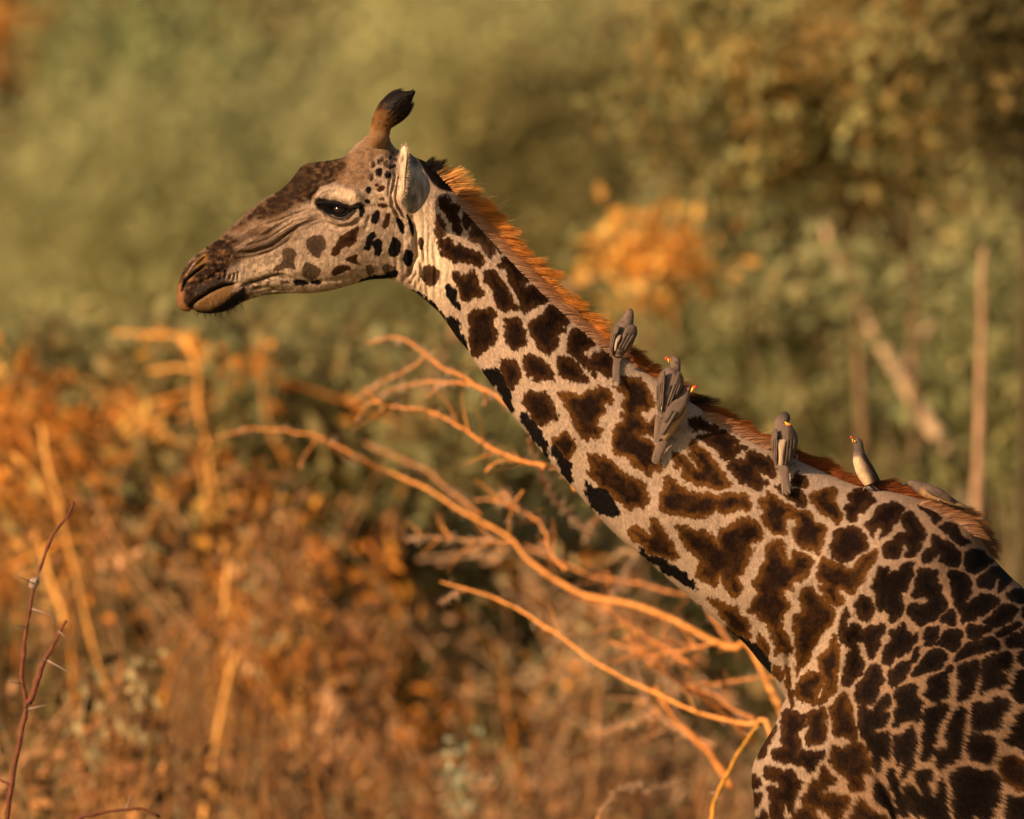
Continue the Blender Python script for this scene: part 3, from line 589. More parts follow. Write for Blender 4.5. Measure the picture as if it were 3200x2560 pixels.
# relief: (polyline px, half width px, depth m) negative = groove, positive = ridge
RELIEF = [(TH([(480,1192),(640,1185),(760,1140),(850,1075),(930,1010),(1060,960)]), 7, -.0045), (TH([(480,1172),(600,1165),(720,1125),(830,1055),(960,985)]), 6, .0035),
 (TH([(560,1150),(700,1110),(800,1050),(900,985),(1040,950)]), 6, -.0035), (TH([(500,1230),(640,1215),(760,1180)]), 6, -.003), (TH([(620,1085),(720,1065),(800,1010),(880,960),(1000,930)]), 8, -.0035),
 (TH([(215,1545),(250,1505),(340,1448),(430,1408),(530,1395)]), 7, -.010), (TH([(550,1412),(600,1392),(680,1370),(760,1340),(830,1340),(930,1380),(1100,1390)]), 8, -.006),
 (TH([(600,1440),(720,1420),(900,1430)]), 7, -.003), (TH([(150,1440),(180,1370),(230,1325),(270,1300),(310,1265)]), 7, -.009), (TH([(175,1350),(225,1265),(300,1200),(340,1220)]), 7, .006),
 (TH([(250,1390),(330,1370),(400,1310),(370,1220)]), 8, -.004),
 (TH([(1010,870),(1030,800),(1080,740),(1180,705),(1240,700)]), 8, -.005), (TH([(1060,860),(1100,785),(1180,750),(1290,770),(1370,840)]), 12, .009),
 (TH([(1075,900),(1120,955),(1200,995),(1280,985),(1340,940)]), 7, .006), (TH([(1070,920),(1120,985),(1210,1015),(1300,1000),(1360,960)]), 7, -.003),
 (TH([(1350,890),(1450,880),(1560,900)]), 9, -.003), (TH([(1700,930),(1720,1060),(1725,1200),(1690,1310),(1640,1390)]), 9, -.009), (TH([(1660,960),(1690,1080),(1670,1200)]), 12, .004),
 (TH([(1590,640),(1575,740),(1560,800),(1570,880),(1620,950)]), 6, -.005), (TH([(1620,640),(1600,740),(1590,820),(1610,890),(1660,950)]), 6, -.005), (TH([(1560,660),(1545,740),(1540,820)]), 5, -.003),
 (TH([(1740,1180),(1760,1300),(1740,1420)]), 6, -.004), (TH([(1765,1120),(1790,1280),(1790,1420),(1810,1500)]), 6, -.004), (TH([(1720,1330),(1690,1400)]), 6, -.004),
 (TH([(1830,940),(1835,1100),(1860,1300),(1850,1420)]), 9, -.002), (TA([(490,1300),(540,1400),(600,1560),(680,1720)]), 9, -.006), (TA([(540,1290),(600,1440),(660,1600)]), 9, .004),
 (TH([(480,1330),(470,1370)]), 5, -.004), (TH([(505,1320),(500,1380)]), 5, -.004), (TH([(530,1310),(525,1375)]), 5, -.004),
 (TD([(1870,960),(1800,1100),(1690,1300),(1600,1450),(1510,1600)]), 26, -.016), (TD([(1960,1000),(1900,1250),(1850,1500),(1780,1700)]), 60, .018),
 (TD([(1250,1050),(1300,1350),(1420,1700)]), 26, .010), (TD([(1420,1300),(1460,1700)]), 16, -.012), (TF([(1310,1240),(1400,1400),(1500,1600),(1530,1760)]), 18, -.014),
 (TF([(1550,1280),(1560,1480),(1640,1700)]), 18, -.008), (TD([(1640,600),(1500,700),(1400,760)]), 28, .006)]
RELIEF += [(TH([(700,1000),(800,975),(900,930),(1000,905)]), 5, -.003), (TH([(640,1210),(760,1175),(850,1120),(900,1080)]), 5, -.003), (TH([(1000,1010),(1080,990),(1160,1030)]), 5, -.002),
 (TH([(1040,800),(1090,750),(1180,720)]), 6, -.004), (TH([(1420,930),(1400,1000),(1380,1040)]), 8, -.003), (TH([(1605,880),(1640,940),(1700,970)]), 5, -.005), (TH([(1580,900),(1620,970),(1690,1010)]), 5, -.005), (TH([(620,1465),(760,1440),(920,1445)]), 6, -.004), (TH([(450,1300),(440,1360)]), 5, -.004), (TH([(420,1310),(405,1380)]), 5, -.003), (TH([(300,1300),(380,1320),(440,1290)]), 6, -.003), (TH([(900,1330),(1050,1380),(1200,1370),(1330,1340)]), 8, -.003)]
RELIEF += [([(1335,890),(1480,1075),(1700,1340),(1950,1610),(2200,1840)], 38, -.008), ([(1420,800),(1600,1000),(1850,1250),(2150,1490),(2420,1650)], 42, .006), ([(2050,1500),(2300,1650),(2520,1800),(2640,1960)], 50, -.010), ([(2560,1700),(2640,1900),(2620,2100),(2540,2300)], 40, .012), ([(2480,2230),(2620,2290),(2760,2400),(2840,2560)], 40, -.014), ([(2700,1640),(2900,1760),(3060,1950),(3150,2150)], 45, .010)]
BUMPS = [(1075, 618, 70, 24, .010), (1150, 770, 95, 85, .012), (1062, 655, 42, 20, -.012), (590, 940, 40, 40, .006), (700, 930, 60, 30, .006), (1230, 620, 50, 60, .006),
 (1120, 500, 60, 50, .004), (2850, 2180, 260, 330, .050), (2480, 2360, 120, 140, .03), (2700, 1800, 200, 120, .02), (3050, 1900, 200, 150, .02), (2200, 1620, 260, 90, .012),
 (640, 840, 50, 40, .004), (880, 760, 120, 50, .004)]

def build_giraffe():
    root = empty('giraffe', (1.6, 0, 0))
    tag(root, 'spotted giraffe with orange mane and birds along its neck, facing left', 'giraffe')
    D = spline(DORSAL, 4200); Vn = spline(VENTRAL, 4200)
    def nearest(C, p): return int(np.argmin(np.hypot(C[:, 0] - p[0], C[:, 1] - p[1])))
    iD = [nearest(D, p[0]) for p in PAIRS]; iV = [nearest(Vn, p[1]) for p in PAIRS]
    iD[0] = iV[0] = 0; iD[-1] = iV[-1] = 4199
    stD, stV, W, E = [], [], [], []
    for k in range(len(PAIRS) - 1):
        a, b = D[iD[k]:iD[k + 1] + 1], Vn[iV[k]:iV[k + 1] + 1]
        la = np.linalg.norm(np.diff(a, axis=0), axis=1).sum(); lb = np.linalg.norm(np.diff(b, axis=0), axis=1).sum()
        px = max(la, lb); midx = a[len(a) // 2][0]
        step = 2.8 if midx < 1400 else (4.0 if midx < 3250 else 16)
        n = max(4, int(px / step))
        t = np.linspace(0, 1, n, endpoint=(k == len(PAIRS) - 2))
        stD += list(iD[k] + t * (iD[k + 1] - iD[k])); stV += list(iV[k] + t * (iV[k + 1] - iV[k]))
        ts = t * t * (3 - 2 * t) * .4 + t * .6
        W += list(PAIRS[k][2] + ts * (PAIRS[k + 1][2] - PAIRS[k][2])); E += list(PAIRS[k][3] + ts * (PAIRS[k + 1][3] - PAIRS[k][3]))
    idx = np.arange(4200)
    def sm(v, w):
        ker = np.hanning(w); ker /= ker.sum(); return np.convolve(np.pad(v, w // 2, mode='edge'), ker, 'valid')[:len(v)]
    stD, stV = np.array(stD), np.array(stV)
    stD[1:-1] = sm(stD, 31)[1:-1]; stV[1:-1] = sm(stV, 31)[1:-1]
    Dp = np.stack([np.interp(stD, idx, D[:, i]) for i in (0, 1)], 1)
    Vp = np.stack([np.interp(stV, idx, Vn[:, i]) for i in (0, 1)], 1)
    W = np.array(W); W[4:] = sm(W, 25)[4:]; E = sm(np.array(E), 25)
    W *= np.minimum(1, np.sqrt(np.clip(np.arange(len(W)) / 16, 0, 1)) + .05)
    NN, NF = 250, 70
    th = np.concatenate([np.linspace(0, math.pi, NN, endpoint=False), np.linspace(math.pi, 2 * math.pi, NF, endpoint=False)])
    t = (1 - np.cos(th)) / 2; s = np.sin(th)
    R = len(th); n = len(Dp)
    X = Dp[:, None, 0] + (Vp - Dp)[:, None, 0] * t; Y = Dp[:, None, 1] + (Vp - Dp)[:, None, 1] * t
    prof = np.sign(s)[None, :] * np.abs(s)[None, :] ** E[:, None]
    yy = W[:, None] * prof * S
    side = np.sign(s)[None, :] * np.ones((n, 1)); mk = np.clip(np.abs(s) * 2.5, 0, 1)[None, :]
    Xf, Yf = X.ravel(), Y.ravel()
    disp = np.zeros(Xf.shape)
    for cx, cy, rx, ry, a in BUMPS:
        disp += a * np.exp(-(((Xf - cx) / rx) ** 2 + ((Yf - cy) / ry) ** 2))
    for pl, w, a in RELIEF:
        P = np.array(pl); pad = w * 3
        m = (Xf > P[:, 0].min() - pad) & (Xf < P[:, 0].max() + pad) & (Yf > P[:, 1].min() - pad) & (Yf < P[:, 1].max() + pad)
        d, u = line_dist(P, Xf[m], Yf[m])
        disp[m] += a * (1.6 if P[:, 0].max() < 1330 and w < 10 else 1) * np.exp(-(d / w) ** 2 * 1.3) * np.clip(np.minimum(u, 1 - u) * 6 + .15, 0, 1)
    # throat folds, neck skin, muscle unevenness
    fold = np.exp(-(((Xf - 1310) / 75) ** 2 + ((Yf - 850) / 130) ** 2))
    disp += .0022 * fold * np.sin((Xf + 6 * fbm(Xf / 30, Yf / 60, 91, 2)) / 3.3)
    disp += .0035 * fbm(Xf / 90, Yf / 90, 93, 3) + .0008 * noise2(Xf / 8, Yf / 12, 95)
    yy = yy + disp.reshape(n, R) * side * mk
    # rough ventral skin edge of the throat
    V = np.stack([(X - 1600) * S, -yy, CAMZ + (1280 - Y) * S], -1).reshape(-1, 3)
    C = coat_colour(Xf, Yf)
    hm = (Xf < 1440) & ((Xf < 1290) | (Yf < 620)) & (Yf < 1000)
    C[hm] = face_colour(Xf[hm], Yf[hm], C[hm])
    i = np.arange(n - 1)[:, None] * R; j = np.arange(R)[None, :]; j2 = (j + 1) % R
    Q = np.stack([i + j, i + j2, i + R + j2, i + R + j], -1).reshape(-1, 4)
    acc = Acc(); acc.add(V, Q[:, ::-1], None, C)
    # legs, all in the same skin (out of the picture, but they carry the animal)
    def leg(x, y, ztop, front):     # upper leg is buried in the trunk
        top = CAMZ + (1280 - ztop) * S
        if front: pts = [(x, y * .8, top, .15), (x + .02, y, top - .35, .105), (x, y, 1.05, .075), (x - .01, y, .95, .085), (x, y, .85, .06), (x, y, .28, .045), (x - .02, y, .16, .06), (x - .06, y, .07, .05), (x - .09, y, .0, .10)]
        else: pts = [(x, y * .8, top, .20), (x + .04, y, top - .4, .125), (x + .1, y, 1.05, .07), (x + .14, y, .92, .075), (x + .08, y, .8, .06), (x + .03, y, .28, .045), (x, y, .16, .06), (x - .04, y, .07, .05), (x - .07, y, .0, .10)]
        q = spline([(a, b, c, r) for a, b, c, r in pts], 60)
        tube(acc, q[:, :3], q[:, 3], 20)
        v = acc.V[-1]; acc.C[-1] = coat_colour((v[:, 0] + v[:, 1] * 1.3) / S * 1.3 + 6000, 1280 - (v[:, 2] - CAMZ) / S * 1.3 + 500)
    leg(.95, -.16, 2700, True); leg(1.05, .16, 2700, True); leg(2.5, -.17, 2950, False); leg(2.35, .17, 2950, False)
    body = acc.build('body', M_coat, root)
    surf = dict(X=X, Y=Y, V=V.reshape(n, R, 3), n=n, R=R, NN=NN, C=C.reshape(n, R, 3), W=W, Dp=Dp, Vp=Vp)
    return root, surf

giraffe, GS = build_giraffe()

def surf_y(px, py, _g={}):
    """depth of the near side of the neck or body at a photo position"""
    if 'x' not in _g:
        _g['x'] = GS['X'][::2, :GS['NN']:3].ravel(); _g['y'] = GS['Y'][::2, :GS['NN']:3].ravel(); _g['v'] = GS['V'][::2, :GS['NN']:3, 1].ravel()
    k = np.argmin((_g['x'] - px) ** 2 + (_g['y'] - py) ** 2); return float(_g['v'][k])

def strands(acc, roots, dirs, L, w, c0, c1, curl, droop, segs=4):
    """tapered ribbons; roots, dirs (n,3); L, w (n,); c0, c1 (n,3) root and tip colours"""
    n = len(roots); dirs = dirs / np.linalg.norm(dirs, axis=1)[:, None]
    sd = np.cross(dirs, rng.normal(0, 1, (n, 3)) * .5 + np.array([0, -1.0, 0])); sd /= np.linalg.norm(sd, axis=1)[:, None] + 1e-9
    u = np.linspace(0, 1, segs + 1)
    Vs, Cs = [], []
    for k, t in enumerate(u):
        p = roots + dirs * (L * t)[:, None] + curl * (L * t * t)[:, None] + droop * (L * t ** 2.2)[:, None]
        ww = (w * (1 - t * .85))[:, None]
        Vs += [p - sd * ww, p + sd * ww]; cc = c0 + (c1 - c0) * t; Cs += [cc, cc]
    V = np.stack(Vs, 1).reshape(-1, 3); C = np.stack(Cs, 1).reshape(-1, 3)
    b = np.arange(n)[:, None] * (2 * (segs + 1))
    Q = np.concatenate([b + np.array([[2 * k, 2 * k + 1, 2 * k + 3, 2 * k + 2]]) for k in range(segs)])
    acc.add(V, Q, None, C)

# ---- horns (ossicones)
TR = lambda p: tile(1100, 260, 400 / 1568, p)
def horn(side):
    st = TR([(290,900,40),(300,800,100),(318,700,116),(332,640,124),(343,585,126),(362,500,128),(400,438,152),(455,372,172),(528,302,174),(583,247,150),(622,210,112),(672,172,60),(720,136,26),(760,98,4)])
    P = spline([(a, b, c) for a, b, c in [(q[0], q[1], q[2] * 400 / 1568) for q in st]], 70)
    n = len(P); u = np.linspace(0, 1, n)
    yc = side * (.012 + .055 * sstep(.05, .3, u))
    acc = Acc(); W3 = np.array([PX(a, b, y) for (a, b, _), y in zip(P, yc)]); R = P[:, 2] * S
    tan = np.array([0.21, 0.115, 0.055]); gold = np.array([0.12, 0.052, 0.016]); blk = np.array([0.009, 0.006, 0.0055])
    sides = 28; th = np.arange(sides)
    cc = []
    for i in range(n):
        for j in range(sides):
            nz = noise2(np.array([j * .9]), np.array([i * .12]), 5)[0]
            a = sstep(.26, .38, u[i] + .05 * nz); b = sstep(.46, .60, u[i] + .08 * nz)
            c = tan * (1 - a) + gold * a; c = c * (1 - b) + blk * b; cc.append(c * (1 + .2 * nz))
    cc = np.vstack([cc, cc[0], cc[-1]])
    tube(acc, W3, R, sides, None, True, flat=.8)
    acc.C[-1] = cc
    o = acc.build('horn', M_coat, giraffe)
    # hair lying along the horn and closing into the tuft
    A = Acc()
    for k in range(4200):
        i0 = rng.integers(26, n - 3); a = rng.uniform(0, 2 * math.pi)
        T = W3[min(i0 + 4, n - 1)] - W3[i0]; T /= np.linalg.norm(T)
        Nn = np.cross(T, (0, 1, 0)); Nn /= np.linalg.norm(Nn); Bn = np.cross(T, Nn)
        nrm = Nn * math.cos(a) + Bn * .8 * math.sin(a)
        p = W3[i0] + nrm * R[i0] * .99; L = rng.uniform(.010, .026) * (1 - .5 * (u[i0] > .8))
        d = T * 1.0 + nrm * .10; d /= np.linalg.norm(d); w = np.cross(d, nrm) * .0009
        q = p + d * L * .5 + nrm * .0012; e = p + d * L + nrm * (-.001)
        ui = u[i0] + rng.normal(0, .04)
        c = tan * 1.1 if ui < .36 else (gold * rng.uniform(.6, 2.4) if ui < .52 else blk * rng.choice([.6, 1.0, 1.5, 3.5, 6.0]))  # paler picks among the black hairs paint highlights on the tuft
        A.add([p - w, p + w, q + w * .7, q - w * .7, e], [(0, 1, 2, 3)], [(3, 2, 4)], c)
    A.build('horn_hair', M_hair, o)
    return o
horn(-1); horn(1)

# ---- ears
def ear(side):
    back = TR([(625,775),(680,830),(760,900),(850,1010),(870,1090),(940,1180),(955,1320),(900,1450),(830,1545),(740,1600),(660,1550),(600,1460),(600,1300),(620,1100),(600,900)])
    rim = TR([(622,770),(665,800),(682,870),(668,1050),(655,1200),(640,1340),(580,1450),(556,1410),(590,1300),(600,1150),(580,1050),(572,950),(592,850)])
    a = Acc(); plate(a, back, -.140, .046, (0.115, 0.105, 0.100), tilt=(1.25, .15), n=60, rings=12, back=.8)
    v = a.V[0]
    X = v[:, 0] / S + 1600; Y = 1280 - (v[:, 2] - CAMZ) / S
    n = fbm(X / 10, Y / 30, 7, 3)[:, None]
    a.C[0] = np.array([0.25, 0.215, 0.195]) * (1 + .9 * n) * (1 - .6 * np.exp(-(((X - 1300) / 26) ** 2 + ((Y - 505) / 20) ** 2))[:, None]) * (1 - .55 * np.exp(-(((X - 1275) / 22) ** 2 + ((Y - 622) / 16) ** 2))[:, None])  # shadow painted on the ear back: greyed, with two darker hollows
    if side > 0: v[:, 1] *= -1
    o = a.build('ear', M_coat, giraffe)
    b = Acc(); plate(b, rim, -.200, .010, (0.8, .6, .4), tilt=(-.9, .15), n=60, rings=8, back=.6)
    v = b.V[0]; X = v[:, 0] / S + 1600; Y = 1280 - (v[:, 2] - CAMZ) / S
    hole = np.exp(-(((X - 1260) / 4.5) ** 2 + ((Y - 502) / 13) ** 2))[:, None]
    str_ = noise2(X / 2.2, Y / 40, 9)[:, None]
    b.C[0] = np.array([0.47, 0.34, 0.24]) * (1 + .45 * str_) * (1 - hole * .95)
    if side > 0: v[:, 1] *= -1
    b.build('ear_rim', M_coat, o)
    h = Acc(); nh = 700; e_ = spline(rim, 200, True)[rng.integers(0, 200, nh)] + rng.normal(0, 1.2, (nh, 2)); cx = np.mean(np.array(rim), 0)
    yv = -.200 - .9 * (e_[:, 0] - cx[0]) * S + .15 * (e_[:, 1] - cx[1]) * S
    rt = np.array([PX(q[0], q[1], y_) for q, y_ in zip(e_, yv)]); o_ = e_ - cx; o_ /= np.linalg.norm(o_, axis=1)[:, None]
    dd = np.stack([o_[:, 0] * .7 + .15, rng.normal(-.1, .4, nh), .35 - o_[:, 1] * .5], 1)
    if side > 0: rt[:, 1] *= -1; dd[:, 1] *= -1
    strands(h, rt, dd, rng.uniform(.004, .014, nh), np.full(nh, .0006), np.tile([.5, .36, .25], (nh, 1)), np.tile([.55, .4, .28], (nh, 1)), rng.normal(0, .15, (nh, 3)), np.array([[0, 0, 0.0]]), 3)
    h.build('ear_hair', M_hair, o)
    return o
ear(-1); ear(1)

# ---- eye
def eye(side):
    c = PX(1064, 656, 0); yb = surf_y(1064, 656)
    a = Acc(); r = .021
    th = np.linspace(0, math.pi, 25); ph = np.arange(32) * 2 * math.pi / 32
    V = [(r * math.sin(t) * math.cos(p), -r * math.cos(t), r * .8 * math.sin(t) * math.sin(p)) for t in th for p in ph]
    Cc = []
    for t in th:
        for p in ph:
            Cc.append((0.004, 0.003, 0.003) if t < .33 else ((0.018, 0.006, 0.004) if t < .72 else (0.006, 0.005, 0.005)))
    Q = [(i * 32 + j, (i + 1) * 32 + j, (i + 1) * 32 + (j + 1) % 32, i * 32 + (j + 1) % 32) for i in range(24) for j in range(32)]
    V = np.array(V)
    V += np.array([c[0], yb + .011, c[2]])
    if side > 0: V[:, 1] *= -1
    a.add(V, Q, None, Cc)
    o = a.build('eye', M_eye, giraffe)
    l = Acc()
    for pts, rr, col in ((TH([(1050,858),(1100,842),(1160,845),(1220,860),(1280,880),(1350,872)]), 4.6, (0.012, 0.009, 0.008)), (TH([(1090,895),(1130,930),(1190,952),(1240,950),(1285,925),(1310,895)]), 3.2, (0.05, 0.038, 0.032))):
        p = spline(pts, 24)
        P = np.array([PX(q[0], q[1], surf_y(q[0], q[1]) - .004 - .006 * math.exp(-((q[0] - 1064) / 25) ** 2)) for q in p])
        if side > 0: P[:, 1] *= -1
        tube(l, P, rr * S * np.sin(np.linspace(.25, math.pi - .25, 24)) ** .5, 8, col)
    for k in range(70):      # lashes
        t = k / 69; p = spline(TH([(1085,850),(1160,848),(1220,862),(1300,885)]), 70)[k]
        p0 = np.array(PX(p[0], p[1], surf_y(p[0], p[1]) - .012)); L = rng.uniform(.009, .016)
        d = np.array([-.25 + .5 * t * .3, -.75, -.55]); d /= np.linalg.norm(d); w = np.array([.0005, 0, 0])
        e = p0 + d * L
        vv = np.array([p0 - w, p0 + w, e])
        if side > 0: vv[:, 1] *= -1
        l.add(vv, None, [(0, 1, 2)], (0.01, 0.008, 0.008))
    l.build('eyelid', M_coat, o)
eye(-1); eye(1)

# ---- hair
def mane():
    acc = Acc()
    # (px of the root line, unit hair direction in the picture, length px, density weight, colours)
    keys = [  # x, y, dirx, diry, len, root colour, tip colour
     (1330,512,.25,-1,30,0), (1362,530,.35,-1,44,0), (1385,556,.75,-.75,62,1), (1405,580,.85,-.55,70,1), (1450,622,.95,-.2,66,2), (1520,700,.85,-.05,62,2), (1590,775,.75,.0,58,2),
     (1650,838,.7,.05,60,2), (1720,908,.62,.1,58,2), (1790,975,.8,.15,58,2), (1860,1040,.8,.2,60,2), (1930,1093,.7,.1,50,3), (1958,1112,1,.15,60,4), (2010,1150,1,.1,62,4), (2060,1185,1,-.15,50,4), (2110,1215,1,0,40,4),
     (2155,1250,.9,-.25,48,5), (2180,1270,1,.1,60,4), (2250,1305,.95,.15,60,4), (2330,1348,.9,.3,56,4), (2410,1385,.9,.35,52,4), (2500,1430,1,.22,60,6), (2590,1478,1,.3,58,6), (2680,1512,1,.15,58,6), (2760,1526,1,.1,62,6),
     (2840,1542,1,.12,58,6), (2900,1564,1,.1,56,7), (2960,1590,1,.05,60,7), (3020,1622,1,.05,64,7), (3060,1660,.9,.3,52,8), (3090,1715,.6,.8,46,8)]
    pal = {0: ((.006,.005,.004), (.016,.009,.006)), 1: ((.46,.22,.10), (.66,.34,.09)), 2: ((.48,.21,.08), (.56,.20,.024)), 3: ((.34,.17,.085), (.12,.04,.012)), 4: ((.38,.13,.035), (.26,.070,.010)),  # yellower tips near the head are a painted highlight
           5: ((.03,.015,.01), (.03,.02,.012)), 6: ((.30,.075,.016), (.24,.065,.013)), 7: ((.30,.15,.07), (.27,.12,.04)), 8: ((.32,.2,.11), (.17,.075,.03))}
    K = np.array([k[:5] for k in keys], float); kc = [k[5] for k in keys]
    L = np.concatenate([[0], np.cumsum(np.hypot(np.diff(K[:, 0]), np.diff(K[:, 1])))])
    N = 26000
    s = rng.uniform(0, L[-1], N); s = np.sort(s)
    k = np.clip(np.searchsorted(L, s) - 1, 0, len(K) - 2); f = (s - L[k]) / (L[k + 1] - L[k])
    v = K[k] + (K[k + 1] - K[k]) * f[:, None]
    pick = np.where(rng.uniform(0, 1, N) < f, k + 1, k)
    c0 = np.array([pal[kc[i]][0] for i in pick]); c1 = np.array([pal[kc[i]][1] for i in pick])
    # locks: neighbouring hairs share a bend
    lock = np.floor(s / 17 + .8 * noise2(s / 40, s * 0, 3)); lx = hash2(lock, lock * 0, 11) * 2 - 1; ly = hash2(lock, lock * 0, 12) * 2 - 1; ll = hash2(lock, lock * 0, 13)
    side = rng.uniform(-1, 1, N)
    rx = v[:, 0] + rng.normal(0, 3, N); 
    # roots sit in the crest, spread over its width, slightly down the near side
    yy = side * 19 * S
    tx = np.interp(s, L, np.gradient(K[:, 0])); ty = np.interp(s, L, np.gradient(K[:, 1])); tl = np.hypot(tx, ty); tx /= tl; ty /= tl
    down = 3 + 9 * side ** 2 + 16 * np.clip(-side, 0, 1) ** 1.5
    ry = v[:, 1]
    rx = rx - ty * down * .7; ry = ry + tx * down * .7
    roots = np.array([PX(a, b, c) for a, b, c in zip(rx, ry, yy)])
    # upright first, then swept along the neck
    up = np.stack([ty, -tx], 1)
    dn = v[:, 2:4] / np.linalg.norm(v[:, 2:4], axis=1)[:, None]
    d2 = up * (.52 + .2 * ly[:, None]) + dn * .45 + np.stack([tx, ty], 1) * .25
    dirs = np.stack([d2[:, 0], side * .35 + rng.normal(0, .10, N), -d2[:, 1]], 1) + rng.normal(0, .07, (N, 3))
    curl = np.stack([dn[:, 0] * .55 + tx * .25 + lx * .18, lx * .22 - .10, -(dn[:, 1] * .55 + ty * .25) + ly * .15], 1) + rng.normal(0, .06, (N, 3))
    Ls = v[:, 4] * S * rng.uniform(.65, 1.1, N) * (.85 + .45 * ll) * np.where(v[:, 0] < 1470, .64, np.where(v[:, 0] > 2900, .60, .72))
    vr = rng.uniform(.65, 1.3, N)[:, None] * (.75 + .5 * hash2(lock, lock * 0, 14))[:, None]
    strands(acc, roots, dirs, Ls, np.full(N, .00085), np.clip(c0 * vr, 0, .9), np.clip(c1 * vr, 0, .9), curl, np.array([[0, 0, -.12]]), 5)
    m_ = np.nonzero((v[:, 0] > 1440) & (v[:, 0] < 1935) | (v[:, 0] > 2200) & (v[:, 0] < 2420) | (v[:, 0] > 2880) & (v[:, 0] < 3060))[0]; n3 = 5200; sel = rng.choice(m_, n3)
    off = rng.uniform(4, 26, n3); bx = v[sel, 0] - ty[sel] * off; by = v[sel, 1] + tx[sel] * off
    by_ = np.array([surf_y(a, b) for a, b in zip(bx, by)]) - .001
    r3 = np.array([PX(a, b, c) for a, b, c in zip(bx, by, by_)])
    d3 = np.stack([ty[sel] * .9 + tx[sel] * .75, np.full(n3, -.02) + .45 * (off < 12), tx[sel] * .9 - ty[sel] * .75], 1) + rng.normal(0, .08, (n3, 3))
    strands(acc, r3, d3, (16 + off * .9) * S * rng.uniform(.8, 1.3, n3), np.full(n3, .0009), np.array([.40, .235, .15]) * rng.uniform(.7, 1.25, n3)[:, None], np.array([.46, .20, .075]) * rng.uniform(.6, 1.3, n3)[:, None], np.stack([tx[sel] * .5, np.full(n3, .3), -ty[sel] * .5], 1), np.array([[0, 0, 0.0]]), 4)
    # stray bright wisps
    n2 = 260; sel = rng.choice(np.nonzero((v[:, 0] > 1370) & (v[:, 0] < 2420))[0], n2)
    strands(acc, roots[sel], dirs[sel] + rng.normal(0, .25, (n2, 3)), Ls[sel] * rng.uniform(1.0, 1.35, n2), np.full(n2, .0006), np.tile([.7, .42, .2], (n2, 1)), np.tile([.75, .5, .25], (n2, 1)), curl[sel] + rng.normal(0, .3, (n2, 3)), np.array([[0, 0, 0.0]]), 5)
    o = acc.build('mane', M_hair, giraffe, smooth=True); o['kind'] = 'stuff'
    return o
mane()

def fur():
    """short hair standing off the coat: one sliver per hair"""
    acc = Acc(); g = GS; NN = g['NN']
    V = g['V'][:, :NN + 1]; C = g['C'][:, :NN + 1]
    dx = np.gradient(V, axis=0); dt = np.gradient(V, axis=1)
    nrm = np.cross(dt, dx); nrm /= np.linalg.norm(nrm, axis=2)[:, :, None] + 1e-12
    # outward: away from the section's middle plane
    fl = np.sign((nrm * np.stack([g['X'][:, :NN+1] * 0, -np.ones_like(g['X'][:, :NN+1]), g['X'][:, :NN+1] * 0], -1)).sum(-1)); fl[fl == 0] = 1
    area = np.linalg.norm(np.cross(dx, dt), axis=2); area[g['X'][:, :NN + 1] > 3260] = 0
    area[:, :6] *= 3; p = (area / area.sum()).ravel()
    N = 190000
    ids = rng.choice(len(p), N, p=p)
    i, j = np.unravel_index(ids, area.shape)
    nr = nrm[i, j] * fl[i, j][:, None]
    jit = dx[i, j] * rng.uniform(-.5, .5, N)[:, None] + dt[i, j] * rng.uniform(-.5, .5, N)[:, None]
    P = V[i, j] + jit
    # hair lies along the animal, towards the tail and down
    fl_ = dx[i, j] / (np.linalg.norm(dx[i, j], axis=1)[:, None] + 1e-9) * .8 + np.array([0, 0, -.5])
    X = g['X'][i, j]
    L = np.where(X < 1300, .0035, .0062) * rng.uniform(.6, 1.3, N)
    L = np.where((X > 1380) & (j > NN - 25), L * 1.5, L)
    d = fl_ + nr * .42 + rng.normal(0, .22, (N, 3)); d /= np.linalg.norm(d, axis=1)[:, None]
    w = np.cross(d, nr) * .00045
    e = P + d * L[:, None]
    VV = np.stack([P - w, P + w, e], 1).reshape(-1, 3)
    T = np.arange(N * 3).reshape(-1, 3)
    cc = np.clip(C[i, j] * rng.uniform(.7, 1.15, N)[:, None], 0, .95)
    acc.add(VV, None, T, np.repeat(cc, 3, axis=0))
    # true surface normals for the fur are not needed: slivers are lit from both sides
    o = acc.build('fur', M_fur, giraffe); o['kind'] = 'stuff'
    # beard and muzzle whiskers
    A = Acc(); n = 130
    t = rng.uniform(0, 1, n); base = spline(TH([(225,1575),(300,1592),(400,1592),(480,1565),(560,1520)]), 100)
    b = base[(t * 99).astype(int)] + rng.normal(0, 3, (n, 2))
    roots = np.array([PX(q[0], q[1] - 4, rng.uniform(-.03, .03)) for q in b])
    dirs = np.stack([rng.normal(-.1, .35, n), rng.normal(0, .4, n), rng.uniform(-1, -.4, n)], 1)
    strands(A, roots, dirs, rng.uniform(.012, .05, n), np.full(n, .00045), np.tile([.012, .009, .008], (n, 1)), np.tile([.02, .013, .01], (n, 1)), rng.normal(.1, .2, (n, 3)), np.array([[.2, 0, 0]]), 4)
    h = A.build('chin_hair', M_hair, giraffe); h['kind'] = 'stuff'
fur()
# ------------------------------------------------------------ the oxpeckers
GREY = np.array([0.128, 0.085, 0.063]); DGREY = np.array([0.060, 0.042, 0.034]); CREAM = np.array([0.36, 0.255, 0.17]); BUFF = np.array([0.30, 0.17, 0.075])
def front_y(T, p):      # nearest depth of the giraffe's coat under an outline
    return min(surf_y(q[0], q[1]) for q in T(p))
YEL = (0.85, 0.47, 0.05); RED = (0.80, 0.05, 0.02); BLK = (0.03, 0.024, 0.022)

def T4(x0, y0, k): return lambda p: tile(x0, y0, k, p)

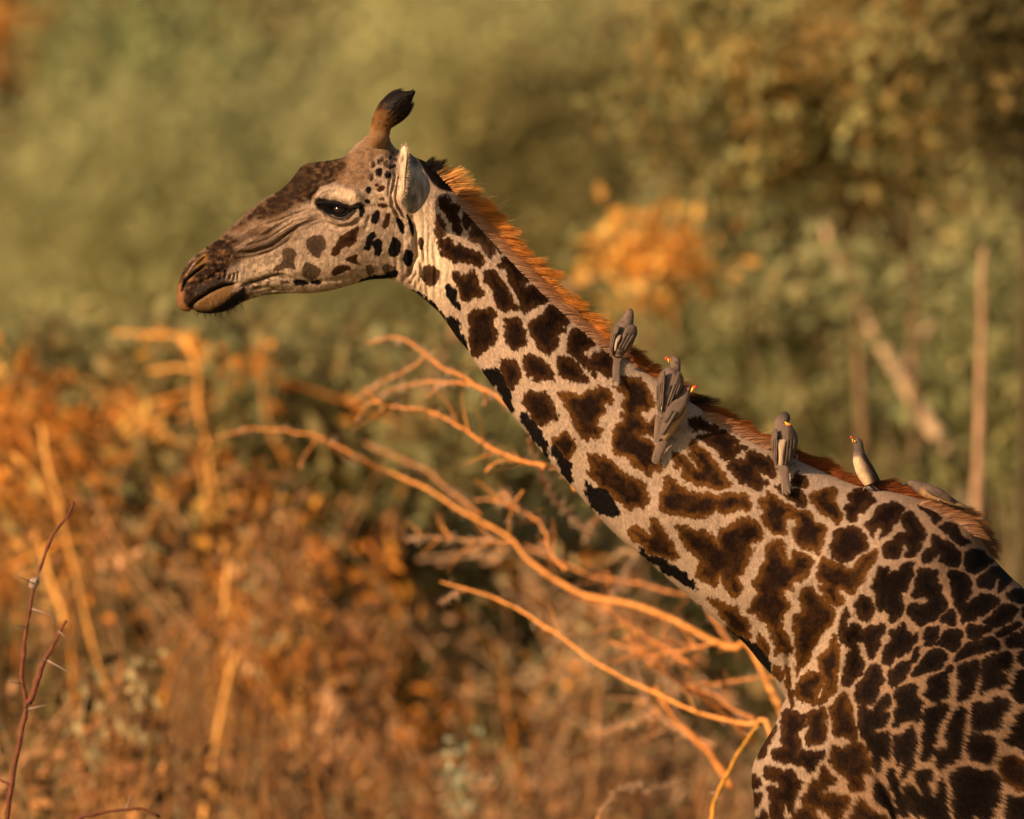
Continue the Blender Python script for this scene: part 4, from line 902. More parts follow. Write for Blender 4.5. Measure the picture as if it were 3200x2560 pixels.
def bird(label, T, k, body, yd, wings, tail, patches=(), bills=(), eyes=(), legs=(), colf=None, slope=0.0, flat=.85, under=None, wcol=None):
    """body: [(x, y, halfwidth)] head to rump; yd: depth of the body axis behind the giraffe's middle plane (may be a pair)"""
    yd = yd if isinstance(yd, tuple) else (yd, yd)
    q = np.array(T(body)); q[:, 2] *= k
    base = PX(q[-2][0], q[-2][1] + q[-2][2], yd[1])
    root = empty('oxpecker', base)
    tag(root, label, 'bird', 'oxpeckers riding on the giraffe')
    P = spline(q, 46); n = len(P); y = np.linspace(yd[0], yd[1], n)
    W = np.array([PX(a, b, c) for (a, b, _), c in zip(P, y)]); R = P[:, 2] * S
    acc = Acc(); sides = 28
    tube(acc, W, R, sides, GREY, True, flat=flat)
    V = acc.V[0]; u = np.concatenate([np.repeat(np.linspace(0, 1, n), sides), [0, 1]])
    j = np.concatenate([np.tile(np.arange(sides) * 2 * math.pi / sides, n), [0, 0]])
    nz = fbm(V[:, 0] * 160, V[:, 2] * 90, 3, 3)[:, None]
    C = np.tile(GREY, (len(V), 1)) if colf is None else colf(u, j, V)
    acc.C[0] = np.clip(C * (1 + .4 * nz), 0, .95)
    acc.build('body', M_feather, root)
    wc = GREY if wcol is None else wcol
    def near(p, yoff):     # depth of a flat piece lying on the near side of the body
        c = np.mean(np.array(T(p))[:, :2], axis=0); i = np.argmin((P[:, 0] - c[0]) ** 2 + (P[:, 1] - c[1]) ** 2)
        return y[i] - R[i] * flat * yoff, c
    for w in wings:
        yy, c = near(w, .80)
        a = Acc(); i = np.argmin((P[:, 0] - c[0]) ** 2 + (P[:, 1] - c[1]) ** 2)
        tl = np.clip((c[0] - P[i][0]) / (P[i][2] + 1e-6), -1, 1) * .8
        plate(a, T(w), yy, .011, wc, tilt=(tl, 0), n=44, rings=8, back=.5)
        v = a.V[0]; a.C[0] = np.clip(wc * .72 * (1 + .35 * fbm(v[:, 0] * 200, v[:, 2] * 80, 9, 3)[:, None]), 0, .9)
        wo = a.build('wing', M_feather, root)
        # flight and covert feathers, overlapping along the wing
        pts = np.array(w, float); ctr = pts.mean(0); ax = np.linalg.svd(pts - ctr)[2][0]
        if ax[1] < 0: ax = -ax
        pr = (pts - ctr) @ ax; px_ = np.array([-ax[1], ax[0]]); pw = (pts - ctr) @ px_
        L0, L1 = pr.min(), pr.max(); Wd = pw.max() - pw.min()
        for r in range(3):
            for m in range(5):
                f0 = L0 + (L1 - L0) * (.22 + .18 * r + .03 * m); fl = (L1 - L0) * (.30 + .08 * r); fw = Wd * .10
                o_ = (m - 2) / 3.1 * Wd * (.72 - .10 * r)
                cc = ctr + ax * f0 + px_ * (o_ + pw.mean()); e = cc + ax * fl
                inside = poly_sdf(pts, np.array([cc[0], e[0]]), np.array([cc[1], e[1]]))
                if inside.min() < fw * .1: continue
                poly = [cc + px_ * fw * .7, cc + ax * fl * .5 + px_ * fw, e - ax * fw * .7 + px_ * fw * .7, e + ax * 0, e - ax * fw * .7 - px_ * fw * .7, cc + ax * fl * .5 - px_ * fw, cc - px_ * fw * .7]
                A = Acc(); cpx = np.array(T([tuple(cc)]))[0]
                wcx = np.array(T([tuple(ctr)]))[0]
                plate(A, T([tuple(z) for z in poly]), yy - .0125 + tl * (cpx[0] - wcx[0]) * S * 1.0 + .0006 * r, .0016, wc * rng.uniform(.72, 1.15), tilt=(tl, .05), n=16, rings=3, back=.4)
                cf = wc * rng.uniform(.7, 1.05); nv = len(A.V[0]); A.C[0][:] = cf; A.C[0][:16] = cf * .6; A.C[0][16:32] = cf * .8; A.build('feather', M_feather, wo)
    for ty, t in tail:
        if ty is None:
            q_ = T(t); tp = min(q_, key=lambda z: z[1]); bt = max(q_, key=lambda z: z[1]); ya, yb_ = surf_y(tp[0], tp[1]) - .030, surf_y(bt[0], bt[1]) - .016
            slope = (yb_ - ya) / ((bt[1] - tp[1]) * S); ty = (ya + yb_) / 2 - .002
        a = Acc(); plate(a, T(t), ty, .004, wc * .95, tilt=(0.0, slope), n=40, rings=6, back=.6)
        v = a.V[0]; a.C[0] = np.clip(wc * .95 * (1 + .3 * noise2(v[:, 0] * 520, v[:, 2] * 20, 4)[:, None]), 0, .9)
        a.build('tail', M_feather, root)
    for p in patches:
        yy, c = near(p, 1.0); a = Acc(); plate(a, T(p), yy - .002, .008, CREAM, n=30, rings=6, tilt=(0, 0), back=.8)
        a.build('rump_patch', M_feather, root)
    for p, col, yo in bills:
        a = Acc(); plate(a, T(p), yo, .0045, col, n=24, rings=5, back=1.0); a.build('bill', M_bill, root)
    for (ex, ey, r, col, yo) in eyes:
        a = Acc(); plate(a, T(ell(ex, ey, r, r, n=12)), yo, .0016, col, n=18, rings=4); o = a.build('eye', M_bill, root)
        b = Acc(); plate(b, T(ell(ex, ey, r * .45, r * .45, n=10)), yo - .0012, .001, BLK, n=12, rings=3); b.build('pupil', M_eye, o)
    for pts, yo in legs:
        a = Acc(); z = spline(T(pts), 12); yv = np.linspace(yo[0], yo[1], 12)
        pp = np.array([PX(c[0], c[1], d) for c, d in zip(z, yv)]); tube(a, pp, .0022, 6, (0.20, 0.16, 0.14))
        for s_ in (-.012, 0, .012):
            tube(a, np.array([pp[-1], pp[-1] + [s_ * .8, -.002, -.006], pp[-1] + [s_ * 1.3 + .004, .004, -.014]]), [.0018, .0016, .0008], 5, (0.16, 0.13, 0.11))
        a.build('leg', M_bill, root)
    return root

b1 = T4(1860, 920, 400 / 2156)
def c1(u, j, V): return GREY * (1 - .35 * sstep(.12, 0, u))[:, None]
y1 = surf_y(1935, 1130)
bird('oxpecker seen from behind with a cream rump slit, highest bird on the giraffe neck', b1, 400 / 2156,
     [(598,238,8),(592,262,42),(582,330,72),(560,400,92),(530,480,125),(498,580,178),(478,680,200),(455,780,196),(425,880,155),(395,970,110),(375,1060,72)], (-.05, y1 - .035),
     [[(360,500),(300,600),(258,720),(245,850),(245,1030),(290,1040),(320,900),(330,780),(370,650),(420,560)], [(640,510),(690,540),(712,640),(680,740),(620,830),(530,930),(470,1000),(360,1000),(380,880),(440,760),(470,640),(540,550)]],
     [(None, [(300,1020),(470,1000),(440,1120),(425,1300),(405,1510),(350,1465),(290,1480),(292,1300)])],
     [[(355,690),(435,682),(430,760),(385,850),(350,955),(318,935),(320,800)]], (), (), [([(520,920),(550,960),(575,1010)], (-.05, -.02))], c1, slope=-.05)
b2 = T4(1960, 1080, 300 / 1294)
y2 = surf_y(2060, 1300)
def c2(u, j, V): return GREY * 1.02 * (1 - .1 * sstep(.1, 0, u))[:, None]
bird('oxpecker with its back to us and red bill tip turned left, behind its neighbour', b2, 300 / 1294,
     [(655,148,8),(648,165,48),(648,215,72),(652,280,66),(640,340,86),(600,410,150),(583,520,182),(565,650,172),(530,800,128),(495,900,92),(462,985,62)], (-.07, y2 - .035),
     [[(500,320),(430,400),(400,540),(392,760),(425,940),(470,965),(490,860),(490,650),(520,480)], [(690,345),(738,390),(762,480),(745,580),(690,660),(640,700),(600,790),(540,900),(510,880),(540,740),(590,600),(650,450)]],
     [(None, [(395,930),(490,930),(485,1050),(450,1250),(400,1312),(362,1275),(365,1130)])],
     [[(458,825),(472,825),(474,860),(464,880),(456,860)]],
     [([(545,165),(562,172),(574,236),(556,222),(540,190)], YEL, -.075), ([(508,160),(530,153),(552,160),(550,180),(535,200),(514,185)], RED, -.075)],
     [(588,190,15,(.62,.09,.03), -.098)], (), c2, slope=-.05)
y3 = surf_y(2130, 1340)
def c3(u, j, V):
    side = np.cos(j)      # which side of the axis in the picture
    b = (sstep(-.2, .25, side * 1.0) * sstep(.30, .42, u) )[:, None]
    return GREY * (1 - b) + BUFF * b
bird('oxpecker facing right with buff belly and red tipped yellow bill, in front of its neighbour', b2, 300 / 1294,
     [(862,556,8),(838,570,38),(800,606,64),(775,660,72),(750,720,92),(712,800,118),(672,880,128),(622,980,122),(570,1080,108),(515,1180,86),(478,1270,66)], (-.10, y3 - .045),
     [[(730,715),(780,740),(798,800),(770,880),(730,950),(650,1020),(560,1110),(490,1200),(440,1300),(408,1290),(450,1100),(500,920),(570,800),(650,730)]],
     [(None, [(420,1250),(555,1230),(530,1380),(470,1500),(420,1600),(332,1570),(340,1480),(385,1350)])],
     (), [([(878,560),(902,575),(892,610),(862,636),(850,628),(858,595)], YEL, -.105), ([(882,548),(915,540),(942,548),(932,572),(905,590),(888,572)], RED, -.105)],
     [(825,594,13,(.62,.07,.03), -.155)], [([(660,1130),(700,1142),(770,1130),(815,1085)], (-.10, y3 - .012)), ([(600,1180),(600,1215),(585,1240)], (-.12, y3 - .012))], c3, slope=-.06)
b4 = T4(2380, 1260, 200 / 1150)
y4 = surf_y(2455, 1440)
def c4(u, j, V): h = sstep(.22, .10, u)[:, None]; return GREY * .95 * (1 - h) + DGREY * .9 * h
bird('oxpecker preening with head bent over its wing and long cream rump patch', b4, 200 / 1150,
     [(440,166,10),(432,185,62),(415,250,108),(375,320,122),(352,400,134),(385,480,182),(410,590,226),(408,720,218),(385,860,195),(358,1000,150),(342,1110,112),(340,1180,100)], (-.045, y4 - .04),
     [[(250,450),(195,520),(165,640),(172,780),(200,1000),(248,1140),(285,1110),(278,900),(280,680),(300,540)], [(450,440),(540,430),(610,510),(655,640),(640,790),(600,900),(550,1000),(470,1110),(405,1160),(420,950),(442,700)]],
     [(None, [(275,1130),(460,1140),(495,1350),(522,1560),(508,1642),(472,1590),(462,1662),(405,1615),(372,1650),(340,1400),(310,1250)])],
     [[(285,670),(360,655),(440,670),(430,850),(405,1000),(385,1140),(318,1140),(300,950),(285,800)]],
     [([(415,335),(450,340),(505,372),(508,405),(462,408),(430,378)], (.9,.42,.04), -.082), ([(498,368),(530,386),(524,406),(492,408)], (.85,.16,.02), -.083)], (), [([(590,930),(640,940),(620,1010),(598,1060)], (-.05, y4 - .01))], c4, slope=-.05)
b5 = T4(2620, 1340, 400 / 2156)
def c5(u, j, V):
    side = np.cos(j); b = (sstep(.6, -.25, side) * sstep(.36, .46, u))[:, None]; h = sstep(.36, .28, u)[:, None]
    c = GREY * .9 * (1 - b) + np.array([.46, .32, .20]) * b
    return c * (1 - h) + DGREY * 1.25 * h
bird('upright oxpecker with pale cream breast and dark wing looking up to the left', b5, 400 / 2156,
     [(298,165,10),(312,180,46),(330,225,72),(340,280,80),(343,350,88),(350,430,104),(372,540,126),(410,650,138),(455,760,134),(510,860,120),(540,930,100)], (-.045, -.045),
     [[(388,412),(435,420),(500,510),(570,610),(635,730),(690,840),(718,910),(680,914),(640,860),(560,735),(480,600),(402,490)]],
     [(-.03, [(600,780),(660,800),(720,915),(735,960),(690,960),(630,880)])], (),
     [([(197,133),(222,128),(246,155),(240,182),(216,165)], RED, -.048), ([(228,162),(252,166),(254,215),(246,240),(236,215)], YEL, -.048)],
     [(279,213,17,(.85,.40,.05), -.0565)], [([(480,900),(500,930),(490,965)], (-.055, -.05)), ([(540,890),(560,930),(575,965)], (-.035, -.04))], c5, wcol=DGREY * .55)
def c6(u, j, V):
    side = np.cos(j); b = (sstep(.5, -.3, side) * sstep(.22, .40, u))[:, None]
    return GREY * .8 * (1 - b) + BUFF * b
y6 = front_y(b5, [(1410,1150),(1640,1220),(1770,1250)]) - .060
bird('crouching oxpecker with dark bill poked into the mane, lowest on the withers', b5, 400 / 2156,
     [(1165,920,14),(1195,922,44),(1250,930,66),(1320,965,88),(1410,1010,108),(1520,1055,122),(1640,1105,112),(1770,1160,88),(1890,1215,56),(1975,1260,28)], (y6 + .01, y6),
     [[(1462,1000),(1540,965),(1680,985),(1800,1060),(1900,1140),(1965,1200),(1978,1250),(1900,1232),(1750,1185),(1600,1135),(1500,1075)]],
     [(y6, [(1900,1160),(2000,1205),(2080,1250),(2142,1295),(2130,1308),(2040,1262),(1950,1238)])], (),
     [([(1070,936),(1130,914),(1185,925),(1215,975),(1150,962)], BLK, y6 + .02)],
     [(1232,933,14,(.55,.04,.02), y6 + .008)], [([(1690,1200),(1740,1260),(1760,1300),(1720,1330)], (y6 - .01, y6 + .02)), ([(1640,1210),(1650,1260),(1640,1300)], (y6 + .01, y6 + .025))], c6)
# ------------------------------------------------------------ ground and hillside
def hill(x, y):
    base = np.clip((y - 47) / 12, 0, None)
    h = np.where(y > 47, .15 * (y - 47) * sstep(0, 14, y - 47), 0)
    return h + .25 * fbm(x / 9, y / 9, 5, 3) * sstep(20, 60, y) + 1.6 * fbm(x / 60, y / 60, 6, 2) * sstep(60, 200, y)
def ground():
    gx = np.concatenate([np.linspace(-900, -60, 30), np.linspace(-58, 58, 90), np.linspace(60, 900, 30)])
    gy = np.concatenate([np.linspace(-200, -10, 20), np.linspace(-8, 180, 150), np.linspace(190, 900, 40)])
    X, Y = np.meshgrid(gx, gy); Z = hill(X, Y)
    V = np.stack([X, Y, Z], -1).reshape(-1, 3); a, b = X.shape
    i = np.arange(a - 1)[:, None] * b; j = np.arange(b - 1)[None, :]
    Q = np.stack([i + j, i + j + 1, i + b + j + 1, i + b + j], -1).reshape(-1, 4)
    m = bpy.data.materials.new('dry_ground'); m.use_nodes = True; N = m.node_tree.nodes; L = m.node_tree.links
    tc = N.new('ShaderNodeTexCoord'); n1 = N.new('ShaderNodeTexNoise'); n1.inputs['Scale'].default_value = .55; n1.inputs['Detail'].default_value = 6
    L.new(tc.outputs['Object'], n1.inputs['Vector'])
    r = N.new('ShaderNodeValToRGB'); e = r.color_ramp.elements
    e[0].position = .35; e[0].color = (.20, .18, .07, 1); e[1].position = .65; e[1].color = (.33, .26, .11, 1)
    k = r.color_ramp.elements.new(.5); k.color = (.27, .24, .09, 1)
    L.new(n1.outputs[0], r.inputs[0]); L.new(r.outputs[0], N['Principled BSDF'].inputs['Base Color']); N['Principled BSDF'].inputs['Roughness'].default_value = 1
    N['Principled BSDF'].inputs['Specular IOR Level'].default_value = .05
    o = obj('ground', mesh('ground', V, Q), m); tag(o, kind='structure')
ground()

# ------------------------------------------------------------ leaves, shrubs, trees
def leaves(acc, P, size, cols, tall=1.3, droop=0.0):
    n = len(P); a = rng.normal(0, 1, (n, 3)); a[:, 2] -= droop; a /= np.linalg.norm(a, axis=1)[:, None]
    b = np.cross(a, rng.normal(0, 1, (n, 3))); b /= np.linalg.norm(b, axis=1)[:, None]
    c = np.cross(a, b)
    s = (size * rng.uniform(.6, 1.35, n))[:, None]
    V = np.stack([P - a * s * .5 * tall, P + b * s * .33 + c * s * .08, P + a * s * .5 * tall, P - b * s * .33 + c * s * .08], 1).reshape(-1, 3)
    Q = np.arange(n * 4).reshape(-1, 4)
    acc.add(V, None, np.concatenate([Q[:, [0, 1, 2]], Q[:, [0, 2, 3]]]), np.repeat(cols, 4, axis=0))

def pick(pal, n, w=None):
    pal = np.array(pal, float); i = rng.choice(len(pal), n, p=w); return pal[i] * rng.uniform(.75, 1.3, n)[:, None]

def clumped(center, rad, nclump, n, spread, flat=1.0, hollow=.55):
    d = rng.normal(0, 1, (nclump, 3)); d /= np.linalg.norm(d, axis=1)[:, None]
    r = rng.uniform(hollow ** 3, 1, nclump) ** (1 / 3)
    c = np.array(center) + d * r[:, None] * np.array(rad) * (1 + .18 * rng.normal(0, 1, nclump))[:, None]
    k = rng.integers(0, nclump, n)
    return c[k] + rng.normal(0, 1, (n, 3)) * spread * np.array([1, 1, flat]), k, c

OLIVE = [(.31,.275,.105), (.27,.255,.105), (.35,.30,.115), (.24,.245,.11)]
SAGE = [(.30,.29,.13), (.26,.265,.12), (.35,.31,.14), (.22,.24,.105)]
TAN = [(.30,.20,.085), (.26,.155,.055), (.36,.25,.11)]
ORANGE = [(.52,.21,.028), (.44,.17,.024), (.60,.29,.06), (.34,.13,.02)]
RUST = [(.36,.145,.035), (.25,.10,.028), (.42,.19,.055)]
DARK = [(.045,.040,.016), (.06,.05,.02)]

def shrub(name, label, cat, group, base, center, rad, nl, size, pal, w=None, nclump=60, spread=.12, stems=5, r0=.03, stemcol=(.20, .11, .05), flat=1.0, tall=1.3, trunk='trunk', hollow=.5, fork=(.35, .7), cvr=(.65, 1.35)):
    root = empty(name, base); tag(root, label, cat, group)
    P, k, cl = clumped(center, rad, nclump, nl, spread, flat, hollow)
    keep = P[:, 2] > 0.02; P = P[keep]; k = k[keep]
    cv = rng.uniform(*cvr, nclump)[:, None]
    cidx = rng.choice(len(pal), nclump, p=w)
    base_c = pick(pal, len(P), w) * .55 + np.array(pal)[cidx][k] * .45
    a = Acc(); leaves(a, P, np.full(len(P), size), np.clip(base_c * cv[k], 0, .8), tall)
    f = a.build('crown', M_leaf, root, smooth=False)
    t = Acc(); b = np.array(base, float)
    order = rng.permutation(nclump)[:min(nclump, stems * 5)]
    forks = [b + (np.array(center) - b) * rng.uniform(*fork) + rng.normal(0, .18, 3) * np.array(rad) for _ in range(stems)]
    for f_ in forks:
        mid = (b + f_) / 2 + rng.normal(0, .06, 3)
        z = spline([tuple(b + rng.normal(0, .05, 3) * [1, 1, 0]), tuple(mid), tuple(f_)], 10); tube(t, z, np.linspace(r0, r0 * .6, 10), 7, stemcol)
    for q in order:
        f_ = forks[rng.integers(0, stems)]; e = cl[q]; mid = (f_ + e) / 2 + rng.normal(0, .08, 3)
        z = spline([tuple(f_), tuple(mid), tuple(e)], 7); tube(t, z, np.linspace(r0 * .55, r0 * .12, 7), 5, stemcol)
    t.build(trunk, M_trunk, root)
    return root

def at(px, py, y): return np.array(PX(px, py, y))
def gz(x, y): return float(hill(np.array([x]), np.array([y]))[0])

# far hillside: many olive and tan bushes that fade into one another
labels = ['olive green bush on the blurred far hillside', 'straw coloured bush on the blurred far hillside', 'dusty orange bush on the blurred far hillside', 'dark bush on the blurred far hillside']
pals = [OLIVE, TAN + OLIVE[:2], ORANGE[:2] + TAN[:1], DARK + OLIVE[:1]]
protos = {}
for i in range(105):
    y = rng.uniform(50, 128); hw = 1.3 * (DIST + y) / DIST * 1.9; x = rng.uniform(-hw, hw)
    zz = gz(x, y); py = 1280 - (zz + .5 - CAMZ) / (S * (DIST + y) / DIST); px = 1600 + x / (S * (DIST + y) / DIST)
    k = rng.choice(4, p=[.74, .20, .03, .03])
    if px < 950 and py < 240: k = rng.choice([0, 1, 2], p=[.5, .25, .25])
    if 1300 < px < 2300 and py < 700: k = rng.choice([0, 1], p=[.65, .35])
    
    sc = rng.uniform(.55, 1.25)
    key = (int(k), int(rng.integers(0, 3)))
    if key not in protos:
        r = shrub('hillside_bush', labels[k], 'bush', 'bushes on the far hillside: ' + labels[k].split(' bush')[0], (0, 0, 0), (0, 0, .55), (.62, .62, .48), 1500, .11, pals[k], None, 34, .13, 4, .02)
        protos[key] = r; q = r
    else:
        r = protos[key]; q = r.copy(); COL.objects.link(q)
        for c in r.children:
            d = c.copy(); COL.objects.link(d); d.parent = q; d.matrix_parent_inverse = c.matrix_parent_inverse.copy()
    q.location = (x, y, zz - .08); q.scale = (sc * 1.25, sc * 1.25, sc); q.rotation_euler = (0, 0, rng.uniform(0, 6.28))

# long grass over the hill
def hill_grass():
    n = 95000; y = 40 + 105 * rng.uniform(0, 1, n); hw = 1.3 * (DIST + y) / DIST * 2.6; x = rng.uniform(-1, 1, n) * hw
    z = hill(x, y); h = rng.uniform(.15, .55, n); a = rng.uniform(0, math.pi, n); w = .012 + .00045 * y
    dx = np.stack([np.cos(a) * w, np.sin(a) * w, 0 * a], 1); P = np.stack([x, y, z], 1)
    E = P + np.stack([rng.normal(0, .12, n), rng.normal(0, .12, n), h], 1)
    V = np.stack([P - dx, P + dx, E], 1).reshape(-1, 3)
    patch = fbm(x / 3.2, y / 6, 77, 3)
    c = np.where((patch > 0.22)[:, None], pick(TAN, n), pick([(.37, .33, .13), (.32, .30, .125), (.40, .34, .14)], n))
    acc = Acc(); acc.add(V, None, np.arange(3 * n).reshape(-1, 3), np.repeat(c, 3, 0))
    o = acc.build('hillside_grass', M_leaf, None, smooth=False); tag(o, 'long dry grass covering the blurred hillside', 'grass', kind='stuff')
hill_grass()

# ------------------------------------------------------------ right-hand thicket, 20-30 m behind the giraffe
def low(px, y): x = at(px, 1280, y)[0]; return (x, y, gz(x, y))
def thing_shrub(label, px, py, rx, ry, y, nl, size, pal, w=None, name='leafy_shrub', cat='shrub', group=None, **kw):
    c = at(px, py, y); k = S * (DIST + y) / DIST
    b = low(px, y)
    return shrub(name, label, cat, group, b, tuple(c), (rx * k, max(rx, ry) * k * .6, ry * k), nl, size, pal, w, **kw)
thing_shrub('sage green tree filling the background behind the right side, above the pale leaning trunk', 2560, 960, 620, 480, 27, 7000, .085, SAGE + OLIVE[:1] + TAN[:1], None, name='sage_tree', cat='tree', nclump=170, spread=.12, r0=.035, stems=3, stemcol=(.18, .13, .07))
thing_shrub('grey green tree at the right edge behind the upright pole-like trunk', 3220, 1150, 330, 520, 24, 4200, .08, SAGE + OLIVE[2:], None, name='sage_tree', cat='tree', nclump=90, spread=.10, r0=.035, stems=2, stemcol=(.18, .13, .07))
thing_shrub('olive bush between the tree trunks and the giraffe back', 2450, 1400, 620, 420, 29, 6500, .085, OLIVE + TAN[:1], None, nclump=80, spread=.12)
thing_shrub('olive bush behind the giraffe rump at the right edge', 3120, 1750, 420, 420, 28, 3800, .085, OLIVE + TAN, None, nclump=80, spread=.12)
thing_shrub('pale olive tree in the soft background above the giraffe mane', 1960, 560, 520, 420, 48, 9000, .085, [(.22,.19,.07), (.18,.165,.065), (.26,.21,.08)], None, name='pale_tree', cat='tree', nclump=70, spread=.20, r0=.05, stems=2)
thing_shrub('brown and gold crown hanging dark into the top right corner', 2780, 200, 760, 420, 21, 9000, .062, RUST[:1] + OLIVE + OLIVE[:2] + [(.40,.24,.06), (.26,.24,.09), (.36,.24,.09)], None, name='bronze_tree', cat='tree', nclump=120, spread=.10, r0=.035, stemcol=(.16, .10, .05), stems=2, fork=(.75, .95))
thing_shrub('almost black foliage in the extreme top right corner', 3190, 120, 200, 330, 18, 3500, .06, DARK + [(.14,.12,.05), (.22,.15,.05)], None, name='dark_tree', cat='tree', nclump=60, spread=.10, hollow=.1, stems=1, fork=(.8, .9), stemcol=(.08, .06, .03))
thing_shrub('yellow orange leafy sapling glowing behind the giraffe neck', 2055, 800, 175, 155, 19, 380, .062, [(.72,.36,.08), (.76,.41,.11), (.62,.29,.055)], None, name='golden_sapling', cat='sapling', nclump=22, spread=.075, stems=1, r0=.014, hollow=0, fork=(.8, .95))
thing_shrub('small russet bush with pinkish twigs in the upper right background', 2420, 540, 260, 150, 29, 500, .07, RUST + TAN, None, name='russet_bush', cat='bush', nclump=40, spread=.09, stems=1, r0=.02, stemcol=(.3, .18, .11), fork=(.8, .95))

def woody(name, label, cat, y, parts, group=None, col=(.55, .36, .20), base_px=None):
    """tree whose trunk and limbs are traced; parts: (part name, px points, r0, r1 in px at the giraffe)"""
    bx = parts[0][1][0][0]; b = low(bx, y); root = empty(name, b); tag(root, label, cat, group)
    k = (DIST + y) / DIST * S
    for i, (pn, pts, r0, r1) in enumerate(parts):
        a = Acc(); 
        if i == 0:     # carry the trunk to the ground
            gpy = 1280 - (b[2] - CAMZ) / k; ex = 2.2 * (pts[0][0] - pts[1][0]); ey = 2.2 * abs(pts[0][1] - pts[1][1]); pts = [(pts[0][0] + ex * 1.6, gpy + 30), (pts[0][0] + ex, min(pts[0][1] + ey + 60, gpy))] + pts
        branch_px(a, pts, y, y + .15 * (i > 0), r0 * k, r1 * k, col, n=26, sides=12, wob=5)
        a.build(pn, M_trunk, root)
    return root
thing_shrub('loose sage foliage hanging around the top of the pale leaning trunk', 2760, 860, 480, 240, 20, 520, .06, SAGE + TAN[:1], None, name='sage_tree', cat='tree', nclump=44, spread=.07, r0=.012, stems=1, stemcol=(.2, .14, .08), hollow=.1)
thing_shrub('dark bush with orange flecks in the extreme top left corner', 20, 20, 260, 110, 85, 1200, .20, DARK + RUST[:1] + OLIVE[:1], None, nclump=30, spread=.3, stems=1)
thing_shrub('glowing orange bush near the top left corner', 60, 160, 110, 60, 75, 260, .18, ORANGE, None, nclump=12, spread=.15, stems=1)
thing_shrub('brown orange bush at the top edge left of the horn', 620, 60, 330, 80, 88, 1100, .22, RUST + OLIVE, None, nclump=30, spread=.35, stems=1)
thing_shrub('deep green bush in the upper left', 430, 270, 230, 80, 72, 1500, .17, [(.24,.27,.11), (.30,.30,.12)], None, nclump=40, spread=.35, stems=1)
thing_shrub('dark reddish bush cut by the left edge', -60, 420, 90, 150, 70, 900, .17, DARK + RUST[:1], None, nclump=20, spread=.15, stems=1)
thing_shrub('pale green bush in the soft background above the giraffe ear', 1560, 330, 420, 260, 70, 7000, .10, [(.40,.375,.165), (.36,.35,.155), (.44,.39,.17)], None, nclump=50, spread=.55, stems=1, hollow=.0, cvr=(.85, 1.15))
thing_shrub('pale green bush in the soft background in front of the giraffe forehead', 560, 640, 620, 230, 66, 8000, .10, [(.38,.36,.155), (.34,.335,.15), (.42,.375,.165)], None, nclump=50, spread=.55, stems=1, hollow=.0, cvr=(.85, 1.15))
woody('leaning_tree', 'pale bare trunk leaning up to the left behind the last birds, forked near its middle', 'tree', 22,
      [('trunk', [(3010,2300),(3010,1900),(3005,1560),(2960,1400),(2870,1270),(2790,1130),(2720,1020),(2660,900),(2620,820),(2585,740),(2570,660)], 54, 12), ('limb', [(2850,1230),(2845,1130),(2880,1060),(2920,1000)], 24, 10)], col=(.50, .34, .20))
thing_shrub('small olive bush at the foot of the leaning trunk above the giraffe withers', 2950, 1490, 150, 85, 20, 330, .06, OLIVE + TAN[:1], None, nclump=20, spread=.06, stems=1, r0=.012)
woody('upright_tree', 'straight upright pinkish trunk near the right edge', 'tree', 15, [('trunk', [(3052,1900),(3055,1600),(3062,1300),(3068,1120),(3070,990),(3066,880),(3072,780)], 36, 9)], col=(.36, .21, .12))
woody('twiggy_tree', 'slanting pinkish branches among leaves in the upper right', 'tree', 31, [('trunk', [(2700,1280),(2660,1000),(2560,800),(2420,640)], 22, 14), ('limb', [(2560,800),(2700,640),(2900,520),(3150,380)], 18, 10), ('limb', [(2860,480),(2800,380),(2700,300)], 16, 8), ('limb', [(2250,460),(2330,330),(2500,220),(2700,120)], 14, 8), ('limb', [(3000,700),(2850,620),(2760,500)], 14, 8)], col=(.36, .20, .11))
woody('fallen_limb', 'blurred brown limb rising to the right behind the mane of the upper neck', 'branch', 20, [('trunk', [(1640,1000),(1780,900),(1900,850),(2020,790)], 26, 14)], col=(.34, .19, .09))

# ------------------------------------------------------------ left and centre shrubs, 12-18 m behind
thing_shrub('grey green bush with flat top behind the orange twigs, below the giraffe muzzle', 640, 1300, 760, 290, 19, 8000, .07, [(.30,.27,.12), (.26,.25,.11), (.34,.29,.12), (.20,.19,.08), (.34,.20,.07)], None, nclump=120, spread=.09)
thing_shrub('grey green bush below the giraffe throat behind the thorny branches', 1440, 1440, 420, 400, 21, 5000, .075, [(.40,.36,.15), (.36,.34,.15), (.42,.30,.12), (.30,.29,.13)], None, nclump=90, spread=.10)
thing_shrub('dark green undergrowth in the lower left behind the dry twigs', 560, 2050, 900, 560, 20, 8000, .075, DARK[:1] + [(.17,.15,.06), (.24,.20,.08), (.28,.17,.07)] + RUST[:1], None, nclump=140, spread=.12)  # darkest leaf tones stand in for shaded gaps between the twigs
thing_shrub('olive undergrowth below the thorny branches', 1780, 2100, 620, 480, 20, 6000, .08, OLIVE + TAN + DARK[:1], None, nclump=100, spread=.12)
